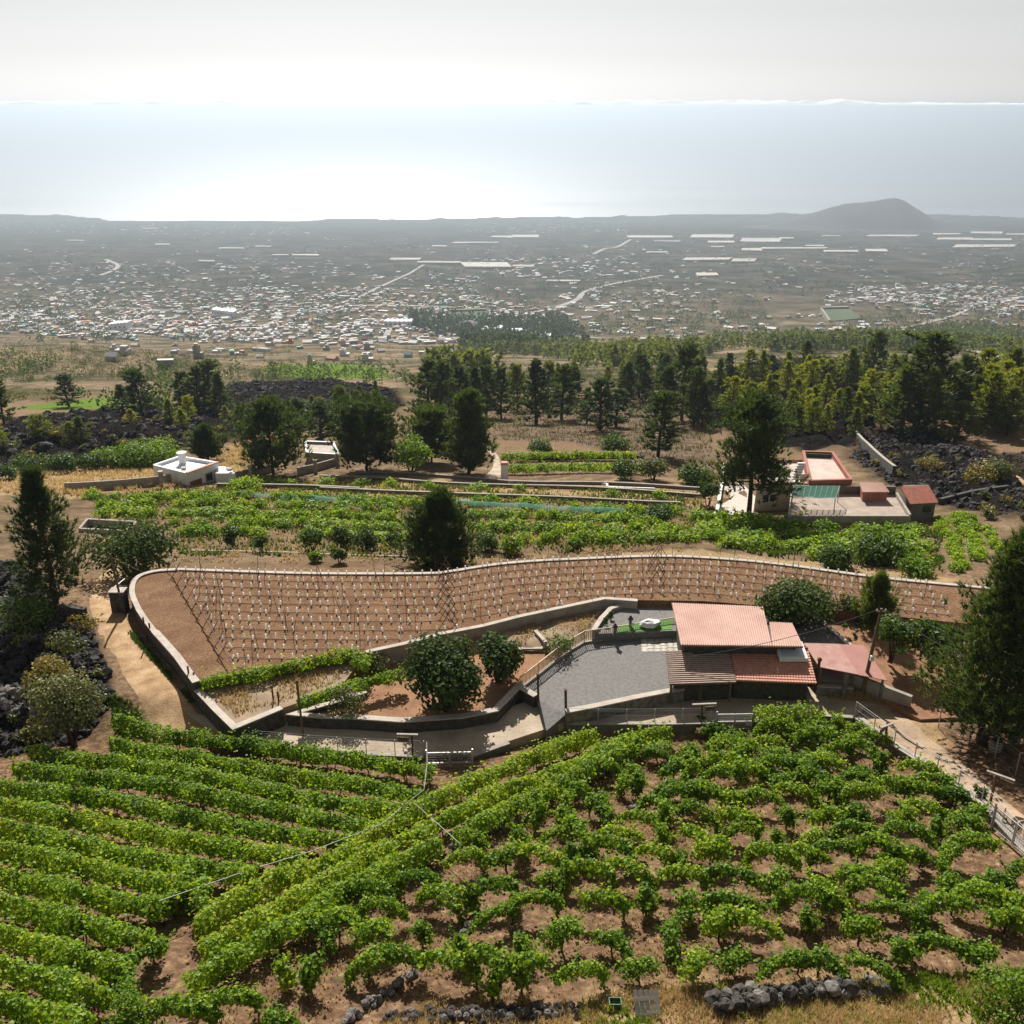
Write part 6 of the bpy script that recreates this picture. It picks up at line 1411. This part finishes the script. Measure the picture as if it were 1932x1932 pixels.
def grass(name, label, polys, n, seed, L, W, m, k=5, flat=None, spread=.45, cat='grass'):
    g = np.random.default_rng(seed); pts = []
    for poly, share in polys:
        xs = [p[0] for p in poly]; ys = [p[1] for p in poly]; c = 0
        while c < n * share:
            X = g.uniform(min(xs), max(xs), 600); Y = g.uniform(min(ys), max(ys), 600); ok = inpoly(X, Y, poly) & (fbm(X / 2.2, Y / 2.2, seed, 3) + g.uniform(-.35, .35, 600) > 0)
            pts.append(np.stack([X[ok], Y[ok]], 1)); c += ok.sum()
    pts = np.concatenate(pts); Z = sampleZ(pts[:, 0], pts[:, 1]) if flat is None else np.full(len(pts), flat)
    C = np.stack([pts[:, 0], pts[:, 1], Z + L * .2], 1)
    return tag(obj(name, needles(MB(), C, np.tile([0, 0, 1.0], (len(C), 1)), L, W, k, g, spread), M[m]), label, cat, kind='stuff')
xy = lambda px: [p[:2] for p in GP(px)]
grass('dry_grass', 'tall straw-coloured grass along the bottom edge', [(xy([(1090, 1880), (1300, 1862), (1500, 1858), (1932, 1840), (2000, 1980), (1100, 1980)]), .8), (xy([(640, 1980), (820, 1890), (1080, 1885), (1080, 1980)]), .2)], 6500, 41, .36, .035, 'dry')
grass('weeds', 'green weeds in the straw along the bottom edge', [(xy([(1090, 1890), (1300, 1862), (1500, 1852), (1932, 1830), (2000, 1980), (1100, 1980)]), 1)], 1500, 50, .34, .06, 'bush_bright', cat='weeds')
grass('dry_grass', 'sparse straw and weeds between the bush vines', [(FIELD, .75), (xy([(0, 1420), (800, 1470), (650, 1580), (300, 1700), (0, 1900)]), .25)], 9000, 42, .2, .04, 'dry')
grass('dry_grass', 'dry golden grass on the plots beside the white house', [(DRY[0], .6), (xy([(440, 840), (520, 830), (560, 850), (500, 880)]), .4)], 5000, 43, .7, .12, 'dry')
grass('dry_grass', 'dry grass and thatch over the orchard terraces', [(xy([(160, 935), (600, 905), (1330, 930), (1330, 1040), (1170, 1052), (850, 1066), (350, 1062)]), 1)], 8000, 44, .32, .10, 'dry')
grass('weeds', 'green weeds in the orchard and on the terraces', [(xy([(160, 935), (600, 905), (1330, 930), (1330, 1020), (1100, 1045), (800, 1055), (350, 1050)]), .75), (xy([(1320, 980), (1780, 980), (1780, 1080), (1500, 1058), (1330, 1030)]), .25)], 11000, 45, .42, .16, 'bush', cat='weeds')
grass('dry_grass', 'dry grass at the foot of the utility pole and boundary wall', [(xy([(1530, 1300), (1620, 1300), (1720, 1325), (1690, 1335), (1560, 1318)]), 1)], 900, 46, .35, .04, 'dry')
grass('dry_grass', 'tufts of dry grass on the tan garden bank', [(PP([(850, 1215), (960, 1182), (1120, 1142), (1150, 1150), (1100, 1200), (1000, 1225)], GZ), 1)], 1400, 47, .22, .04, 'dry', flat=GZ + .5)
grass('dry_grass', 'dry tufts on the pale vegetable plot', [(PP([(400, 1310), (445, 1352), (530, 1325), (640, 1285), (640, 1262), (520, 1280)], PZ), 1)], 700, 48, .25, .04, 'dry', flat=PZ)
grass('dry_grass', 'thin dry scrub on the bare brown slope under the pines', [([p[:2] for p in BARE], 1)], 2600, 51, .6, .13, 'bush_olive')
grass('weeds', 'low green weeds along the verges of the dirt road', [(xy([(250, 1190), (330, 1280), (370, 1330), (360, 1335), (310, 1275), (240, 1195)]), .6), (xy([(205, 1310), (260, 1330), (280, 1390), (220, 1390)]), .4)], 700, 49, .3, .08, 'bush', cat='weeds')

# ------------------------------------------------------------------ towns, greenhouses, sports grounds on the plain
def town_material():
    m, nt, b = newmat('town_render'); oi = nt.nodes.new('ShaderNodeObjectInfo'); g = nt.nodes.new('ShaderNodeNewGeometry')
    f = math_(nt, 'FRACT', math_(nt, 'ADD', oi.outputs['Random'], g.outputs['Random Per Island']))
    nt.links.new(ramp(nt, f, [(0, (.60, .60, .59)), (.3, (.46, .44, .41)), (.5, (.32, .29, .26)), (.72, (.40, .19, .13)), (.82, (.55, .45, .31)), (.9, (.28, .30, .33)), (.96, (.15, .33, .30))], 'CONSTANT'), b.inputs['Base Color'])
    b.inputs['Roughness'].default_value = .8; return m
M['town'] = town_material()
def house_mesh(k, g):
    mb = MB(); w, d, h = 1.0, .9, .55
    if k == 0: mb.box((0, 0, h / 2 - .3), (w, d, h + .6)); mb.box((.1, .1, h + .17), (w * .55, d * .6, .34))
    elif k == 1: mb.box((0, 0, h / 2 - .3), (w, d * .6, h + .6)); mb.box((-.28, .42, h / 2 - .35), (w * .45, d * .5, h + .5)); mb.box((.3, -.05, h + .09), (.25, .25, .2))
    elif k == 2:
        mb.box((0, 0, .0), (w, d, .9)); V = [(-.55, -.5, .45), (.55, -.5, .45), (.55, .5, .45), (-.55, .5, .45), (-.55, 0, .75), (.55, 0, .75)]
        mb.add(V, [(0, 1, 5, 4), (2, 3, 4, 5), (0, 4, 3), (1, 2, 5), (3, 2, 1, 0)])
    elif k == 3: mb.box((-.2, 0, .3), (.6, .9, 1.3)); mb.box((.3, -.1, .05), (.5, .7, .8)); mb.box((-.2, 0, 1.0), (.4, .5, .14))
    else:
        mb.box((0, 0, .1), (1.4, .5, .8)); mb.box((.45, .35, .05), (.4, .4, .7)); mb.box((0, 0, .53), (1.44, .54, .06))
    return mb
hm_ = []
for k in range(5):
    me = house_mesh(k, None).mesh('town_house'); me.materials.append(M['town']); hm_.append(me)
TOWNS = [([(0, 568), (120, 552), (330, 548), (480, 545), (700, 548), (900, 560), (1060, 585), (1040, 615), (860, 612), (700, 600), (480, 600), (300, 605), (0, 610)], 780, 'in the hillside town'), ([(0, 600), (180, 598), (330, 600), (560, 600), (740, 605), (870, 618), (860, 650), (740, 652), (560, 650), (400, 648), (330, 640), (200, 642), (0, 632)], 520, 'in the near quarter of the hillside town'),
         ([(1560, 560), (1650, 540), (1780, 538), (1932, 545), (1932, 592), (1800, 590), (1700, 575), (1560, 572)], 330, 'in the right-hand town'), ([(1040, 560), (1250, 540), (1330, 555), (1250, 590), (1060, 600)], 60, 'scattered'), ([(0, 440), (1932, 430), (1932, 640), (1100, 640), (1000, 520), (0, 540)], 560, 'scattered'), ([(900, 490), (1200, 480), (1230, 520), (950, 530)], 110, 'far'), ([(0, 412), (190, 418), (560, 430), (560, 446), (0, 440)], 150, 'far'), ([(860, 418), (1180, 416), (1190, 440), (880, 440)], 120, 'far'), ([(1050, 615), (1900, 615), (1900, 650), (1200, 655)], 60, 'scattered'), ([(150, 640), (450, 640), (900, 650), (880, 672), (600, 690), (330, 700), (200, 680)], 46, 'scattered'), ([(0, 500), (500, 490), (900, 520), (1000, 560), (500, 548), (0, 560)], 260, 'scattered')]
allh = []
g = np.random.default_rng(99)
for ti, (poly, n, w_) in enumerate(TOWNS):
    for p_ in GV(scatter_px(poly, n, 200 + ti)): allh.append((*p_, w_))
allh.sort(key=lambda p: p[1])
for j, (x, y, z, w_) in enumerate(allh[:300]):
    o = obj('town_house', hm_[int(g.integers(5))], None, None, loc=(x, y, z)); s = g.uniform(6, 11.5) * min(1, .35 + .65 * y / 1300); o.scale = (s, s * g.uniform(.8, 1.1), g.uniform(4, 7.5)); o.rotation_euler = (0, 0, g.uniform(-.5, .5))
    tag(o, 'small pale house on the nearer slope of the hillside town' if 'near' in w_ else 'small pale house standing in the hazy plain below the pines', 'house', 'houses of the hillside town' if 'near' in w_ else 'scattered houses on the plain')
mb = MB()
for x, y, z, w_ in allh[300:]:
    h_ = house_mesh(int(g.integers(5)), None); s = g.uniform(6, 13) * (1.3 if w_ == 'far' else 1); a = g.uniform(-.5, .5); zs_ = g.uniform(4, 8)
    off0 = 0
    V = np.concatenate(h_.V); V = np.stack([(V[:, 0] * math.cos(a) - V[:, 1] * math.sin(a)) * s + x, (V[:, 0] * math.sin(a) + V[:, 1] * math.cos(a)) * s + y, V[:, 2] * zs_ + z], 1)
    n0 = mb.n; mb.V.append(V); mb.n += len(V)
    for f in h_.F: mb.F.append(f + n0)
tag(obj('town_houses_far', mb, M['town']), 'mass of far white and terracotta houses across the plain', 'houses', kind='stuff')
M['farroad'] = mat('pale_far_road', (.30, .28, .26), (.22, .2, .19), .02, .9, 0)
for px, w_, lb in (([(430, 645), (520, 606), (640, 574), (700, 550), (765, 520), (800, 500)], 9, 'road climbing through the hillside town'), ([(0, 592), (300, 586), (700, 577), (1000, 592), (1130, 640)], 9, 'cross street through the hillside town'), ([(690, 648), (735, 622), (765, 600), (820, 565)], 9, 'street beside the large white block'), ([(1640, 640), (1760, 655), (1850, 668), (1960, 700)], 9, 'pale road winding out of the right-hand woods'), ([(1700, 620), (1790, 600), (1850, 572), (1932, 560)], 9, 'road into the right-hand town'), ([(190, 520), (215, 510), (222, 500), (200, 490)], 14, 'pale bend of road on the left plain'), ([(1120, 480), (1140, 470), (1165, 466), (1190, 452)], 16, 'pale road bending towards the coast'), ([(960, 600), (1080, 570), (1120, 545), (1250, 520)], 12, 'road over the middle of the plain')):
    pts = catmull(GP(px), 14); V = []; F = []
    for i_, p_ in enumerate(pts):
        a_ = np.array(pts[max(0, i_ - 1)][:2]); b_ = np.array(pts[min(len(pts) - 1, i_ + 1)][:2]); d_ = (b_ - a_) / (np.linalg.norm(b_ - a_) + 1e-9); n_ = np.array([-d_[1], d_[0]]) * w_ / 2
        zc = float(sampleZ(np.array([p_[0]]), np.array([p_[1]]))[0]) + 1.2
        V += [(p_[0] - n_[0], p_[1] - n_[1], zc), (p_[0] + n_[0], p_[1] + n_[1], zc)]
    for i_ in range(len(pts) - 1): F.append((2 * i_, 2 * i_ + 1, 2 * i_ + 3, 2 * i_ + 2))
    tag(obj('road', MB().add(V, F), M['farroad']), lb, 'road', kind='structure')
M['greenhouse'] = mat('pale_greenhouse_cloth', (.46, .43, .38), (.26, .25, .22), .012, .8, 0, fine=9)
GH = [(966 + a * .5, 966 + b * .5, 362 + c * .5, d * .5) for a, b, c, d in [(0, 100, 170, 14), (440, 610, 172, 12), (670, 830, 170, 18), (740, 840, 192, 10), (860, 1010, 185, 22), (1010, 1065, 178, 8), (870, 945, 222, 14), (930, 1180, 217, 10), (1180, 1310, 228, 10), (1340, 1420, 225, 14), (1110, 1180, 207, 6), (1170, 1240, 170, 6), (1330, 1520, 168, 8), (1590, 1695, 162, 8), (1730, 1850, 157, 12), (1860, 1932, 163, 8), (1600, 1730, 180, 12), (1735, 1890, 183, 10), (1660, 1890, 208, 16), (640, 815, 258, 14), (825, 915, 263, 18), (700, 780, 318, 18), (510, 590, 232, 6), (530, 630, 190, 6), (750, 800, 211, 6), (0, 80, 285, 10), (130, 260, 343, 10)]]
GH += [(a * .5, b * .5, 362 + c * .5, d * .5) for a, b, c, d in [(255, 320, 187, 6), (585, 640, 202, 6), (825, 920, 217, 7), (960, 1020, 210, 6), (1105, 1205, 243, 8), (1030, 1090, 243, 6), (1465, 1580, 258, 10), (1575, 1740, 271, 8), (1755, 1932, 280, 26), (1635, 1690, 209, 8), (1700, 1870, 195, 7), (1850, 1932, 172, 10), (750, 810, 266, 8), (290, 335, 373, 8), (540, 600, 140, 5), (1150, 1170, 158, 5)]]
for k, (u0, u1, v, th) in enumerate(GH):
    th *= .62; um = g.uniform(-.12, .12) * (u1 - u0)
    c = [np.array(G(u0, v + th / 2 + g.uniform(-.6, .6))), np.array(G(u1, v + th / 2 + g.uniform(-.8, .8))), np.array(G(u1 + um, v - th / 2)), np.array(G(u0 + um, v - th / 2))]
    c = [q_ + [0, 0, 5.0] for q_ in c]
    o = obj('greenhouse', sheet(*c, 33, 3, lambda s, t: 1.2 * np.abs(np.sin(s * 16 * math.pi)), 5.0), M['greenhouse'])
    side = 'far coast' if v < 460 else 'middle of the plain'
    tag(o, f'long pale plastic greenhouse on the {side} seen through haze', 'greenhouse', f'greenhouses, {side}')
for px, lb in (([(848, 600), (918, 599), (922, 616), (852, 617)], 'green sports pitch beside the hillside town'), ([(1548, 594), (1600, 592), (1628, 603), (1565, 607)], 'green sports pitch near the right-hand town')):
    pts = GP(px); zz = max(p[2] for p in pts) + 1
    f = thing('sports_pitch', lb, 'pitch', pts[0]); f['kind'] = 'thing'
    M['pitch'] = mat('dull_pitch_grass', (.075, .11, .05), (.05, .08, .035), .05, .95, 0)
    obj('turf', MB().slab(pts, zz, zz - 12), M['pitch'], f)
    obj('stand', MB().wall([pts[0], pts[1]], 5, zz - 10, zz + 3), M['concrete'], f); obj('side_stand', MB().wall([pts[0], pts[3]], 3, zz - 10, zz + 2), M['concrete'], f)
p = G(885, 622); dm = thing('domed_hall', 'grey domed hall in front of the sports pitch', 'hall', p)
obj('dome', MB().lathe([(22, -6), (22, 3), (19, 8), (12, 12), (4, 14), (.5, 14.3)], 24, p), M['stone_grey'], dm); obj('rim', MB().lathe([(22.6, 2.2), (23.2, 2.8), (22.6, 3.4)], 24, p), M['concrete'], dm)
for k, (u0, u1, v, h_, lb) in enumerate(((955, 998, 637, 9, 'long white-roofed hall in the wood, left of two'), (1002, 1040, 644, 6, 'long white-roofed hall in the wood, right of two'), (905, 945, 632, 8, 'white school block left of the white-roofed halls'), (725, 775, 618, 9, 'large white apartment block at the edge of the hillside town'), (400, 440, 600, 10, 'tall pale block in the middle of the hillside town'), (205, 240, 628, 12, 'big white block at the front of the hillside town'))):
    a = np.array(G(u0, v)); b = np.array(G(u1, v)); zz = max(a[2], b[2]); d_ = 18
    f = thing('large_hall', lb, 'building', tuple(a))
    obj('wall', MB().slab([a, b, b + [2, d_, 0], a + [2, d_, 0]], zz + h_, zz - 14), M['white'], f)
    obj('roof', sheet(a * [1, 1, 0] + [-1, -1, zz + h_ + .1], b * [1, 1, 0] + [1, -1, zz + h_ + .1], b * [1, 1, 0] + [3, d_ + 1, zz + h_ + .1], a * [1, 1, 0] + [1, d_ + 1, zz + h_ + .1], 25, 2, lambda s, t: 1.0 * np.abs(np.sin(s * 6 * math.pi)), .6), M['roofwhite'], f)
    n = max(3, int(np.linalg.norm(b - a) / 6))
    for j in range(n):
        t_ = (j + .5) / n; c = a * (1 - t_) + b * t_; obj('window', MB().box((c[0], c[1] - .1, zz + h_ * .55), (2.6, .3, 2.2)), M['glass'], f)
for p_ in [o for o in bpy.data.objects if o.type == 'EMPTY' and o.location.z < -400 and o.parent is None and 'label' in o]:
    for ch in list(p_.children): bpy.data.objects.remove(ch, do_unlink=True)
    bpy.data.objects.remove(p_, do_unlink=True)
